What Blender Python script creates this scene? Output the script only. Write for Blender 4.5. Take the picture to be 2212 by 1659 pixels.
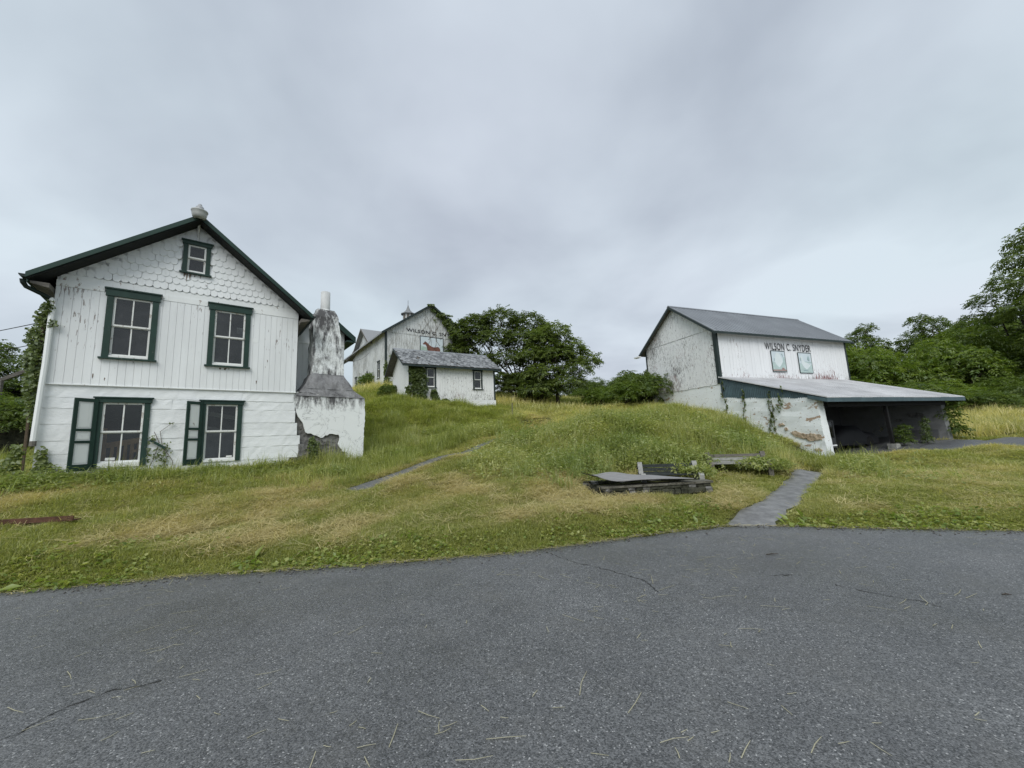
import bpy, math, random
import numpy as np
from mathutils import Vector, Matrix

# ------------------------------------------------------------------ scene, camera, light
for o in list(bpy.data.objects): bpy.data.objects.remove(o)
S = bpy.context.scene
COL = S.collection
RAD = math.radians
random.seed(7)
rng = np.random.default_rng(11)

PITCH, ROLL = RAD(8.058), RAD(2.45)
fw = Vector((0, math.cos(PITCH), math.sin(PITCH))); ri = Vector((1, 0, 0)); uu = Vector((0, -math.sin(PITCH), math.cos(PITCH)))
cr = ri * math.cos(ROLL) - uu * math.sin(ROLL); cu = ri * math.sin(ROLL) + uu * math.cos(ROLL)
cd = bpy.data.cameras.new('camera'); cam = bpy.data.objects.new('camera', cd); COL.objects.link(cam)
cam.matrix_world = Matrix(((cr.x, cu.x, -fw.x, 0), (cr.y, cu.y, -fw.y, 0), (cr.z, cu.z, -fw.z, 1.6), (0, 0, 0, 1)))
cd.sensor_width = 36.0; cd.lens = 36.0 * 831.73 / 2212.0; cd.clip_start = 0.05; cd.clip_end = 3000
S.camera = cam
S.render.resolution_x = 1024; S.render.resolution_y = 768

SUN_EL, SUN_AZ = RAD(46), RAD(188)          # azimuth measured from +Y towards +X
W = bpy.data.worlds.new('World'); S.world = W; W.use_nodes = True
wt = W.node_tree; wn = wt.nodes; wl = wt.links; wn.clear()
def WN(t, **k):
    n = wn.new(t)
    for a, b in k.items(): setattr(n, a, b)
    return n
wo = WN('ShaderNodeOutputWorld')
sky = WN('ShaderNodeTexSky', sky_type='NISHITA', sun_disc=False, sun_elevation=SUN_EL, sun_rotation=SUN_AZ)
sky.air_density = 1.5; sky.dust_density = 3.0
b1 = WN('ShaderNodeBackground'); b1.inputs['Strength'].default_value = 0.05
wl.new(sky.outputs[0], b1.inputs[0])
tc = WN('ShaderNodeTexCoord')
sx = WN('ShaderNodeSeparateXYZ'); wl.new(tc.outputs['Generated'], sx.inputs[0])
zz = WN('ShaderNodeMath', operation='ABSOLUTE'); wl.new(sx.outputs['Z'], zz.inputs[0])
za = WN('ShaderNodeMath', operation='ADD'); wl.new(zz.outputs[0], za.inputs[0]); za.inputs[1].default_value = 0.22
dx = WN('ShaderNodeMath', operation='DIVIDE'); wl.new(sx.outputs['X'], dx.inputs[0]); wl.new(za.outputs[0], dx.inputs[1])
dy = WN('ShaderNodeMath', operation='DIVIDE'); wl.new(sx.outputs['Y'], dy.inputs[0]); wl.new(za.outputs[0], dy.inputs[1])
cx = WN('ShaderNodeCombineXYZ'); wl.new(dx.outputs[0], cx.inputs['X']); wl.new(dy.outputs[0], cx.inputs['Y']); cx.inputs['Z'].default_value = 5.1
n1 = WN('ShaderNodeTexNoise'); wl.new(cx.outputs[0], n1.inputs['Vector']); n1.inputs['Scale'].default_value = 1.25; n1.inputs['Detail'].default_value = 5.0; n1.inputs['Roughness'].default_value = 0.48; n1.inputs['Distortion'].default_value = 0.2
n2 = WN('ShaderNodeTexNoise'); wl.new(cx.outputs[0], n2.inputs['Vector']); n2.inputs['Scale'].default_value = 0.45; n2.inputs['Detail'].default_value = 2.0
r1 = WN('ShaderNodeValToRGB'); wl.new(n1.outputs['Fac'], r1.inputs[0])
e = r1.color_ramp.elements
e[0].position = 0.28; e[0].color = (0.312, 0.350, 0.400, 1); e[1].position = 0.66; e[1].color = (0.492, 0.545, 0.592, 1)
r2 = WN('ShaderNodeValToRGB'); wl.new(n2.outputs['Fac'], r2.inputs[0])
e = r2.color_ramp.elements
e[0].position = 0.35; e[0].color = (1.01, 0.985, 1.015, 1); e[1].position = 0.68; e[1].color = (0.96, 1.02, 1.00, 1)
mx = WN('ShaderNodeMix', data_type='RGBA', blend_type='MULTIPLY'); mx.inputs[0].default_value = 1.0
wl.new(r1.outputs[0], mx.inputs[6]); wl.new(r2.outputs[0], mx.inputs[7])
b2 = WN('ShaderNodeBackground'); b2.inputs['Strength'].default_value = 1.02; wl.new(mx.outputs[2], b2.inputs[0])
ms = WN('ShaderNodeMixShader'); ms.inputs[0].default_value = 0.90
wl.new(b1.outputs[0], ms.inputs[1]); wl.new(b2.outputs[0], ms.inputs[2]); wl.new(ms.outputs[0], wo.inputs[0])

sd = bpy.data.lights.new('sun', 'SUN'); sd.energy = 1.5; sd.angle = RAD(38); sd.color = (1.0, 0.985, 0.96)
sun = bpy.data.objects.new('sun', sd); COL.objects.link(sun)
sdir = Vector((math.sin(SUN_AZ) * math.cos(SUN_EL), math.cos(SUN_AZ) * math.cos(SUN_EL), math.sin(SUN_EL)))
sun.rotation_euler = sdir.to_track_quat('Z', 'Y').to_euler(); sun.location = (0, -20, 40)
V = S.view_settings; V.view_transform = 'Standard'; V.look = 'None'; V.exposure = 0.62; V.gamma = 1.0; V.use_curve_mapping = False
S.render.engine = 'CYCLES'

# ------------------------------------------------------------------ helpers: objects
def tag(o, label=None, cat=None, group=None, kind=None):
    if label: o['label'] = label
    if cat: o['category'] = cat
    if group: o['group'] = group
    if kind: o['kind'] = kind
    return o
def link(name, me, parent=None):
    o = bpy.data.objects.new(name, me); COL.objects.link(o)
    if parent is not None: o.parent = parent
    return o
def thing(name, label, cat, loc=(0, 0, 0), rz=0, group=None):
    o = link(name, None); o.location = loc; o.rotation_euler = (0, 0, rz); o.empty_display_size = 0.3
    return tag(o, label, cat, group)
class MB:
    def __init__(s): s.v = []; s.f = []
    def add(s, vs, fs):
        b = len(s.v); s.v += [tuple(map(float, q)) for q in vs]; s.f += [tuple(b + i for i in f) for f in fs]; return s
    def box(s, x0, x1, y0, y1, z0, z1):
        return s.add([(x0,y0,z0),(x1,y0,z0),(x1,y1,z0),(x0,y1,z0),(x0,y0,z1),(x1,y0,z1),(x1,y1,z1),(x0,y1,z1)],
                     [(0,3,2,1),(4,5,6,7),(0,1,5,4),(1,2,6,5),(2,3,7,6),(3,0,4,7)])
    def prism(s, poly, y0, y1):                      # polygon in x,z extruded along y
        n = len(poly); a = sum(poly[i][0]*poly[(i+1)%n][1]-poly[(i+1)%n][0]*poly[i][1] for i in range(n))
        if a < 0: poly = poly[::-1]
        vs = [(x, y0, z) for x, z in poly] + [(x, y1, z) for x, z in poly]
        fs = [tuple(range(n)), tuple(range(2*n-1, n-1, -1))] + [(i, i+n, (i+1)%n+n, (i+1)%n) for i in range(n)]
        return s.add(vs, fs)
    def prismx(s, poly, x0, x1):                     # polygon in y,z extruded along x
        n = len(poly); a = sum(poly[i][0]*poly[(i+1)%n][1]-poly[(i+1)%n][0]*poly[i][1] for i in range(n))
        if a < 0: poly = poly[::-1]
        vs = [(x1, y, z) for y, z in poly] + [(x0, y, z) for y, z in poly]
        fs = [tuple(range(n)), tuple(range(2*n-1, n-1, -1))] + [(i, i+n, (i+1)%n+n, (i+1)%n) for i in range(n)]
        return s.add(vs, fs)
    def hexa(s, lo, hi):                             # 4 lower points (ccw), 4 upper points
        return s.add(list(lo)+list(hi), [(0,3,2,1),(4,5,6,7),(0,1,5,4),(1,2,6,5),(2,3,7,6),(3,0,4,7)])
    def tube(s, path, rad, n=6, cap=True):
        P = [Vector(p) for p in path]; R_ = rad if isinstance(rad, (list, tuple)) else [rad]*len(P)
        b = len(s.v); ref = Vector((0.13, 0.21, 0.97))
        for i, p in enumerate(P):
            t = (P[min(i+1, len(P)-1)] - P[max(i-1, 0)]).normalized()
            r_ = ref if abs(t.dot(ref)) < 0.9 else Vector((1, 0, 0))
            u = t.cross(r_).normalized(); w = t.cross(u)
            for k in range(n):
                a = 2*math.pi*k/n; s.v.append(tuple(p + (u*math.cos(a) + w*math.sin(a))*R_[i]))
        for i in range(len(P)-1):
            for k in range(n):
                k2 = (k+1) % n
                s.f.append((b+i*n+k, b+i*n+k2, b+(i+1)*n+k2, b+(i+1)*n+k))
        if cap:
            s.f.append(tuple(b+k for k in range(n-1, -1, -1))); s.f.append(tuple(b+(len(P)-1)*n+k for k in range(n)))
        return s
    def lathe(s, prof, c=(0,0,0), n=20):             # prof: (r,z)
        b = len(s.v)
        for r_, z in prof:
            for k in range(n):
                a = 2*math.pi*k/n; s.v.append((c[0]+r_*math.cos(a), c[1]+r_*math.sin(a), c[2]+z))
        for i in range(len(prof)-1):
            for k in range(n):
                k2 = (k+1) % n; s.f.append((b+i*n+k, b+i*n+k2, b+(i+1)*n+k2, b+(i+1)*n+k))
        return s
    def mesh(s, name, mat, smooth=False):
        me = bpy.data.meshes.new(name); me.from_pydata(s.v, [], s.f)
        if mat: me.materials.append(mat)
        if smooth: me.polygons.foreach_set('use_smooth', [True]*len(me.polygons))
        me.update(); return me
    def build(s, name, mat, parent=None, smooth=False):
        return link(name, s.mesh(name, mat, smooth), parent)
def np_mesh(name, verts, faces, mat, smooth=False):
    """verts (n,3), faces (m,k) arrays with constant k"""
    me = bpy.data.meshes.new(name); n, m, k = len(verts), len(faces), faces.shape[1]
    me.vertices.add(n); me.vertices.foreach_set('co', np.ascontiguousarray(verts, np.float32).ravel())
    me.loops.add(m*k); me.loops.foreach_set('vertex_index', np.ascontiguousarray(faces, np.int32).ravel())
    me.polygons.add(m); me.polygons.foreach_set('loop_start', np.arange(0, m*k, k, dtype=np.int32))
    try: me.polygons.foreach_set('loop_total', np.full(m, k, np.int32))
    except Exception: pass
    if smooth: me.polygons.foreach_set('use_smooth', np.ones(m, bool))
    if mat: me.materials.append(mat)
    me.update(calc_edges=True); me.validate(); return me
_unit = {}
def piece(name, mat, parent, x0, x1, y0, y1, z0, z1, rot=(0,0,0)):
    """one box-shaped piece (board, slat, block): shares unit-cube mesh data per material"""
    key = mat.name
    if key not in _unit: _unit[key] = MB().box(-.5,.5,-.5,.5,-.5,.5).mesh('board_'+mat.name, mat)
    o = link(name, _unit[key], parent)
    o.location = ((x0+x1)/2, (y0+y1)/2, (z0+z1)/2); o.scale = (x1-x0, y1-y0, z1-z0); o.rotation_euler = rot
    return o

# ------------------------------------------------------------------ helpers: materials
class NT:
    def __init__(s, name):
        s.m = bpy.data.materials.new(name); s.m.use_nodes = True; s.t = s.m.node_tree; s.t.nodes.clear()
        s.out = s.n('ShaderNodeOutputMaterial'); s.b = s.n('ShaderNodeBsdfPrincipled'); s.l(s.b.outputs[0], s.out.inputs[0])
        s.pos = None
    def n(s, t, **k):
        x = s.t.nodes.new(t)
        for a, b in k.items(): setattr(x, a, b)
        return x
    def l(s, a, b): s.t.links.new(a, b)
    def P(s):
        if s.pos is None: s.pos = s.n('ShaderNodeNewGeometry').outputs['Position']
        return s.pos
    def vec(s, scale=(1,1,1), rot=0, src=None):
        m = s.n('ShaderNodeMapping'); m.inputs['Scale'].default_value = scale; m.inputs['Rotation'].default_value = (0,0,rot)
        s.l(src or s.P(), m.inputs['Vector']); return m.outputs[0]
    def noise(s, sc=1, det=4, rough=.55, scale=(1,1,1), rot=0, dist=0, src=None):
        x = s.n('ShaderNodeTexNoise'); s.l(s.vec(scale, rot, src), x.inputs['Vector'])
        x.inputs['Scale'].default_value = sc; x.inputs['Detail'].default_value = det; x.inputs['Roughness'].default_value = rough; x.inputs['Distortion'].default_value = dist
        return x.outputs['Fac']
    def vor(s, sc=1, scale=(1,1,1), feat='F1', out='Distance', src=None, rot=0):
        x = s.n('ShaderNodeTexVoronoi', feature=feat); s.l(s.vec(scale, rot, src), x.inputs['Vector']); x.inputs['Scale'].default_value = sc; return x.outputs[out]
    def ramp(s, f, a, b, ca=(0,0,0), cb=(1,1,1)):
        r = s.n('ShaderNodeValToRGB'); s.l(f, r.inputs[0]); e = r.color_ramp.elements
        e[0].position = a; e[1].position = b; e[0].color = (*ca, 1); e[1].color = (*cb, 1); return r.outputs[0]
    def math(s, op, a, b=None):
        x = s.n('ShaderNodeMath', operation=op)
        for i, q in enumerate((a, b)):
            if q is None: continue
            if isinstance(q, (int, float)): x.inputs[i].default_value = q
            else: s.l(q, x.inputs[i])
        return x.outputs[0]
    def mix(s, fac, a, b, mode='MIX'):
        x = s.n('ShaderNodeMix', data_type='RGBA', blend_type=mode)
        for i, q in ((0, fac), (6, a), (7, b)):
            if isinstance(q, (int, float)): x.inputs[i].default_value = q
            elif isinstance(q, tuple): x.inputs[i].default_value = (*q, 1)
            else: s.l(q, x.inputs[i])
        return x.outputs[2]
    def col(s, c):
        if isinstance(c, tuple): s.b.inputs['Base Color'].default_value = (*c, 1)
        else: s.l(c, s.b.inputs['Base Color'])
    def rough(s, r):
        if isinstance(r, (int, float)): s.b.inputs['Roughness'].default_value = r
        else: s.l(r, s.b.inputs['Roughness'])
    def spec(s, v): s.b.inputs['Specular IOR Level'].default_value = v
    def bump(s, h, strength=.4, dist=.02):
        x = s.n('ShaderNodeBump'); x.inputs['Strength'].default_value = strength; x.inputs['Distance'].default_value = dist
        s.l(h, x.inputs['Height']); s.l(x.outputs[0], s.b.inputs['Normal'])
    def objrand(s): return s.n('ShaderNodeObjectInfo').outputs['Random']

def plain(name, c, rough=.7, var=.25, sc=6, spec=.3, scale=(1,1,1), bump=0):
    m = NT(name); f = m.noise(sc, 5, .6, scale)
    d = tuple(x*(1-var) for x in c); l = tuple(min(1, x*(1+var)) for x in c)
    m.col(m.ramp(f, .3, .7, d, l)); m.rough(rough); m.spec(spec)
    if bump: m.bump(m.noise(sc*5, 4, .6, scale), bump, .01)
    return m.m
def paint(name, base, amount, stretch=(14,14,1.4), red=.0, wood=(.13,.11,.10), redc=(.16,.055,.045), stain=.0, zfoot=None, grain=.25, zstain=None, dirt=(.45,.46,.44)):
    """old white paint: flaked along the grain down to weathered wood or an older coat"""
    m = NT(name); rv = m.objrand()
    off = m.n('ShaderNodeCombineXYZ'); m.l(m.math('MULTIPLY', rv, 37.0), off.inputs['Z'])
    ad = m.n('ShaderNodeVectorMath', operation='ADD'); m.l(m.P(), ad.inputs[0]); m.l(off.outputs[0], ad.inputs[1]); src = ad.outputs[0]
    a = m.noise(1.0, 6, .62, stretch, src=src, dist=.3)
    big = m.noise(.55, 3, .5, (1,1,.8))
    h = m.math('ADD', a, m.math('MULTIPLY', m.math('SUBTRACT', big, .5), .45))
    if zfoot:                                        # flaking is worst along the foot of the wall
        sp = m.n('ShaderNodeSeparateXYZ'); m.l(m.P(), sp.inputs[0])
        t = m.n('ShaderNodeMapRange'); m.l(sp.outputs['Z'], t.inputs['Value']); t.inputs['From Min'].default_value = zfoot[0]; t.inputs['From Max'].default_value = zfoot[1]
        t.inputs['To Min'].default_value = zfoot[2]; t.inputs['To Max'].default_value = 0.0
        h = m.math('ADD', h, t.outputs[0])
    thr = .74 - .30*amount
    flake = m.ramp(h, thr, thr+.022)
    rr = m.ramp(m.noise(.9, 2, .5), .62-.3*red, .66-.3*red) if red > 0 else None
    under = m.mix(rr, wood, redc) if rr is not None else m.mix(m.noise(9, 3), wood, tuple(x*1.9 for x in wood))
    tone = m.ramp(m.noise(.8, 4, .6, (2.2,2.2,.6)), .35, .7, tuple(x*(1-stain) for x in base), base)
    tone = m.mix(m.ramp(m.noise(2.0, 5, .65, (6,6,.7), src=src), .58, .8), tone, dirt) if stain > 0 else tone
    brd = m.mix(m.math('MULTIPLY', rv, .10), tone, tuple(x*.72 for x in base))
    c = m.mix(flake, brd, under)
    m.col(c); m.rough(.62); m.spec(.25)
    m.bump(m.math('ADD', m.math('MULTIPLY', flake, -1.0), m.math('MULTIPLY', a, grain)), .5, .006)
    return m.m
def whitewash(name, base, patch=.0, patchc=(.40,.30,.22), course=.28, dirty=.1, wet=0):
    m = NT(name)
    a = m.noise(1.3, 7, .68, (1,1,1.9)); fine = m.noise(16, 5, .6, (1,1,1.7))
    cc = m.ramp(m.noise(.7, 5, .65), .3, .7, tuple(x*(1-dirty) for x in base), base)
    if patch:
        pm = m.ramp(m.math('ADD', m.noise(1.5, 7, .70, (1,1,2.0)), m.math('MULTIPLY', m.noise(7, 4, .6), .12)), .70-.2*patch, .715-.2*patch)
        cc = m.mix(pm, cc, m.mix(m.noise(5, 4), tuple(x*.75 for x in patchc), tuple(min(1,x*1.25) for x in patchc)))
        pk = m.ramp(m.noise(7.5, 5, .7, (1,1,1.2)), .62, .64); cc = m.mix(pk, cc, (.36,.33,.30))
    m.col(cc); m.rough(.85); m.spec(.15)
    m.bump(m.math('ADD', m.math('MULTIPLY', a, .8), m.math('MULTIPLY', fine, .25)), .75, .035)
    return m.m

M = {}
M['white_board'] = paint('white_board', (.80,.82,.82), .155, (20,20,3.2), stain=.12, wood=(.22,.20,.19), dirt=(.62,.64,.63))
M['shingle'] = paint('shingle', (.79,.81,.81), .10, (16,16,5), stain=.07, wood=(.22,.20,.19), dirt=(.6,.62,.61))
M['white_trim'] = paint('white_trim', (.80,.82,.81), .16, (9,9,4), stain=.06, wood=(.25,.22,.20), dirt=(.6,.61,.6))
M['sash'] = paint('sash', (.78,.79,.76), .42, (10,10,5), stain=.08, wood=(.33,.31,.28), dirt=(.55,.55,.52))
M['barn_gable'] = paint('barn_gable', (.80,.81,.81), .62, (44,44,4.5), red=.12, stain=.08, wood=(.14,.135,.13), redc=(.17,.09,.085), dirt=(.48,.49,.48))
M['barn_front'] = paint('barn_front', (.79,.80,.81), .27, (34,34,3.2), red=.45, stain=.07, wood=(.22,.20,.19), redc=(.20,.085,.08), zfoot=(4.3,4.95,.13), dirt=(.6,.61,.6))
M['old_board'] = paint('old_board', (.68,.70,.69), .66, (26,26,1.8), stain=.18, wood=(.22,.22,.21), dirt=(.36,.37,.36))
M['shed_board'] = paint('shed_board', (.78,.79,.78), .38, (34,34,5.0), red=.1, stain=.09, wood=(.17,.15,.14), zfoot=(4.5,6.2,.08), dirt=(.55,.55,.53))
M['whitewash'] = whitewash('whitewash', (.80,.82,.82), dirty=.17)
M['stucco_wall'] = whitewash('stucco_wall', (.80,.83,.83), patch=.16)
M['garage_shade'] = whitewash('garage_shade', (.13,.135,.14), dirty=.35)  # white stone coloured almost black, standing in for the shade inside the carport
M['carport_half_shade'] = whitewash('carport_half_shade', (.24,.245,.245), dirty=.3)  # whitewash greyed in colour for the half shade on the outer carport wall
M['found'] = whitewash('found', (.77,.78,.78), patch=.12, dirty=.15)
def green(name, c):
    m = NT(name); f = m.noise(3, 5, .6); cc = m.ramp(f, .3, .75, tuple(x*.75 for x in c), tuple(x*1.25 for x in c))
    ch = m.ramp(m.noise(22, 4, .6, (1,1,.5)), .69, .71); cc = m.mix(ch, cc, (.10,.10,.09))
    m.col(cc); m.rough(.5); m.spec(.35); m.bump(m.noise(30, 4, .6, (1,1,.3)), .2, .004); return m.m
M['green'] = green('green', (.014,.040,.030))
M['green_dark'] = green('green_dark', (.008,.018,.015))
M['green_blue'] = green('green_blue', (.065,.105,.120))
M['trim_dark'] = green('trim_dark', (.020,.032,.030))
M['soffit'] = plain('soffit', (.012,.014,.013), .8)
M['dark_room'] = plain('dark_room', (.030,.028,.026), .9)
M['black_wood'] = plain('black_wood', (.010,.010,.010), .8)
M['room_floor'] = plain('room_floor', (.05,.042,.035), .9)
M['roof_shingle'] = plain('roof_shingle', (.035,.037,.038), .9, .4, 9, bump=.4)
M['black'] = plain('black', (.006,.006,.007), .6)
M['letter'] = plain('letter', (.012,.012,.016), .6)
M['wood_grey'] = plain('wood_grey', (.13,.12,.105), .85, .4, 3, scale=(1.5,1.5,9), bump=.5)
M['wood_pale'] = plain('wood_pale', (.27,.27,.255), .85, .3, 5, scale=(2,2,6), bump=.5)
M['wood_dark'] = plain('wood_dark', (.025,.030,.028), .7, .5, 4, scale=(2,2,6), bump=.5)
M['bench_wood'] = plain('bench_wood', (.42,.24,.09), .5, .25, 4)
M['white_metal'] = plain('white_metal', (.70,.71,.71), .5, .1, 3)
M['lamp_shade'] = plain('lamp_shade', (.42,.43,.41), .45, .15, 4)
M['lamp_cap'] = plain('lamp_cap', (.33,.34,.35), .5, .15, 6)
M['flue'] = plain('flue', (.50,.51,.50), .8, .18, 3, scale=(1,1,.6), bump=.3)
M['rust'] = plain('rust', (.085,.042,.026), .8, .5, 9, bump=.5)
M['concrete'] = plain('concrete', (.34,.34,.31), .9, .4, 5, bump=.6)
M['grey_cloth'] = plain('grey_cloth', (.22,.22,.23), .9, .25, 3, bump=.3)
M['paper'] = plain('paper', (.7,.7,.68), .8, .08)
M['tarp'] = plain('tarp', (.010,.010,.012), .6, .3, 3)
M['vehicle'] = plain('vehicle', (.035,.036,.038), .5, .3, 3)
M['tyre'] = plain('tyre', (.012,.012,.012), .8)
M['bark'] = plain('bark', (.055,.045,.036), .95, .4, 6, scale=(3,3,.6), bump=.8)
M['stem'] = plain('stem', (.10,.075,.05), .9)
M['cable'] = plain('cable', (.02,.02,.02), .6)

def m_chim():
    m = NT('chimney_plaster')
    soot = m.noise(1.3, 9, .74, (2.4,2.4,.55), dist=.5)
    sp = m.n('ShaderNodeSeparateXYZ'); m.l(m.P(), sp.inputs[0])
    mr = m.n('ShaderNodeMapRange'); m.l(sp.outputs['Z'], mr.inputs['Value']); mr.inputs['From Min'].default_value = 2.3; mr.inputs['From Max'].default_value = 3.35; mr.inputs['To Min'].default_value = -.20; mr.inputs['To Max'].default_value = .17
    m2 = m.n('ShaderNodeMapRange'); m.l(sp.outputs['Z'], m2.inputs['Value']); m2.inputs['From Min'].default_value = 3.6; m2.inputs['From Max'].default_value = 4.6; m2.inputs['To Min'].default_value = 0; m2.inputs['To Max'].default_value = -.105
    m3 = m.n('ShaderNodeMapRange'); m.l(sp.outputs['Z'], m3.inputs['Value']); m3.inputs['From Min'].default_value = 5.7; m3.inputs['From Max'].default_value = 6.4; m3.inputs['To Min'].default_value = 0; m3.inputs['To Max'].default_value = .09
    f2 = m.math('ADD', m.math('ADD', soot, m.math('ADD', mr.outputs[0], m.math('ADD', m2.outputs[0], m3.outputs[0]))), m.math('MULTIPLY', m.math('SUBTRACT', m.noise(11, 5, .7, (1,1,.6)), .5), .30))
    c = m.ramp(f2, .50, .67, (.76,.78,.77), (.10,.098,.10))
    nz = m.noise(1.6, 6, .6, (1,1,1), dist=.6); line = m.math('SUBTRACT', m.ramp(nz, .494, .499), m.ramp(nz, .501, .506))
    c = m.mix(m.math('MULTIPLY', line, .5), c, (.12,.12,.12))
    m.col(c); m.rough(.9); m.spec(.12); m.bump(m.math('SUBTRACT', m.noise(6, 6, .65), m.math('MULTIPLY', line, .5)), .5, .02); return m.m
M['chim'] = m_chim()
def m_soot():
    m = NT('sooty_shoulder'); c = m.ramp(m.noise(2.2, 8, .7, (1.4,1.4,.9)), .32, .75, (.060,.059,.061), (.36,.36,.365))
    m.col(c); m.rough(.9); m.bump(m.noise(9, 6, .65), .6, .03); return m.m
M['soot'] = m_soot()
def m_stone(name, a, b):
    m = NT(name); c = m.ramp(m.noise(2.6, 7, .68), .32, .70, a, b); c = m.mix(m.ramp(m.noise(11, 4, .6), .55, .7), c, tuple(x*.5 for x in a))
    m.col(c); m.rough(.95); m.spec(.12); m.bump(m.math('ADD', m.noise(5, 7, .7), m.vor(7)), .9, .05); return m.m
M['rubble'] = m_stone('rubble', (.10,.098,.095), (.27,.265,.25))
M['mossy'] = m_stone('mossy', (.020,.022,.016), (.085,.085,.062))
M['tan_plaster'] = m_stone('tan_plaster', (.34,.26,.18), (.54,.44,.33))
M['stone_dark'] = m_stone('stone_dark', (.07,.068,.055), (.20,.19,.16))
M['stone_pale'] = m_stone('stone_pale', (.20,.19,.17), (.42,.41,.37))
def m_metal(name, c, rough, streak=.25, rvm=.35):
    m = NT(name); rv = m.objrand()
    f = m.noise(.8, 6, .65, (1,1,1)); cc = m.ramp(f, .3, .75, tuple(x*(1-streak) for x in c), tuple(min(1,x*(1+streak*.5)) for x in c))
    cc = m.mix(m.math('MULTIPLY', rv, rvm), cc, tuple(x*.6 for x in c))
    m.col(cc); m.rough(rough); m.spec(.5); m.bump(m.noise(3, 3), .15, .02); return m.m
M['roof_steel'] = m_metal('roof_steel', (.225,.24,.26), .42)
M['roof_pale'] = m_metal('roof_pale', (.66,.66,.67), .5, .30, .30)
def m_slate():
    m = NT('slate'); rv = m.objrand(); c = m.ramp(rv, 0, 1, (.065,.070,.075), (.27,.28,.285))
    c = m.mix(m.ramp(m.noise(6, 5, .65), .45, .75), c, (.27,.275,.28)); m.col(c); m.rough(.62); m.spec(.45); m.bump(m.noise(14, 5, .6), .4, .01); return m.m
M['slate'] = m_slate()
def m_glass(name, dust, dc=(.10,.10,.105)):
    m = NT(name); m.t.nodes.remove(m.b)
    tr = m.n('ShaderNodeBsdfTransparent'); tr.inputs[0].default_value = (.88,.90,.89,1)
    gl = m.n('ShaderNodeBsdfGlossy'); gl.inputs['Roughness'].default_value = .03
    df = m.n('ShaderNodeBsdfDiffuse'); df.inputs[0].default_value = (*dc, 1)
    lw = m.n('ShaderNodeFresnel'); lw.inputs[0].default_value = 1.5
    a = m.n('ShaderNodeMixShader'); a.inputs[0].default_value = dust; m.l(tr.outputs[0], a.inputs[1]); m.l(df.outputs[0], a.inputs[2])
    mu = m.math('MULTIPLY', m.ramp(m.noise(2.5, 5, .65), .4, .75, (.25,)*3, (1,)*3), dust); m.l(mu, a.inputs[0])
    b = m.n('ShaderNodeMixShader'); m.l(lw.outputs[0], b.inputs[0]); m.l(a.outputs[0], b.inputs[1]); m.l(gl.outputs[0], b.inputs[2])
    m.l(b.outputs[0], m.out.inputs[0]); return m.m
M['glass'] = m_glass('glass', .05)
M['glass_dusty'] = m_glass('glass_dusty', .85, (.070,.073,.078))

def m_asphalt():
    m = NT('asphalt')
    ag = m.vor(125, out='Color'); sp = m.n('ShaderNodeSeparateColor'); m.l(ag, sp.inputs[0])
    dist = m.vor(125)
    big = m.noise(.35, 5, .6); mid = m.noise(2.2, 5, .65)
    c = m.ramp(sp.outputs[0], .0, 1., (.040,.042,.045), (.168,.171,.176))
    c = m.mix(m.ramp(sp.outputs[1], .976, .982), c, (.34,.34,.34))
    c = m.mix(m.ramp(mid, .35, .7), c, (.066,.068,.074), 'MIX') if False else c
    tone = m.ramp(m.math('ADD', m.math('MULTIPLY', big, .7), m.math('MULTIPLY', mid, .3)), .35, .65, (.68,.68,.69), (1.22,1.22,1.2))
    c = m.mix(1.0, c, tone, 'MULTIPLY')
    g2 = m.vor(46, out='Color'); s2 = m.n('ShaderNodeSeparateColor'); m.l(g2, s2.inputs[0]); c = m.mix(1.0, c, m.ramp(s2.outputs[0], 0, 1, (.86,)*3, (1.14,)*3), 'MULTIPLY'); c = m.mix(m.ramp(m.noise(.9, 6, .68, (1,1,1), dist=.4), .66, .74), c, (.042,.043,.046)); c = m.mix(m.math('MULTIPLY', m.ramp(m.noise(1.6, 7, .7), .5, .75), .35), c, (.13,.125,.115))
    m.col(c); m.rough(m.ramp(big, .35, .65, (.30,)*3, (.58,)*3)); m.spec(.5)
    m.bump(m.math('SUBTRACT', 1.0, dist), .55, .006); return m.m
M['asphalt'] = m_asphalt()
M['path'] = plain('path', (.165,.165,.165), .5, .4, 5, bump=.8)
def m_ground():
    m = NT('ground'); a = m.noise(.5, 6, .6); b = m.noise(6, 6, .7)
    c = m.ramp(a, .3, .7, (.060,.070,.022), (.120,.105,.048)); c = m.mix(m.ramp(b, .35, .7), c, (.035,.040,.016))
    m.col(c); m.rough(.95); m.spec(.05); m.bump(b, .7, .05); return m.m
M['ground'] = m_ground()
M['grit'] = plain('grit', (.13,.125,.115), .9, .5, 30)
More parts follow.
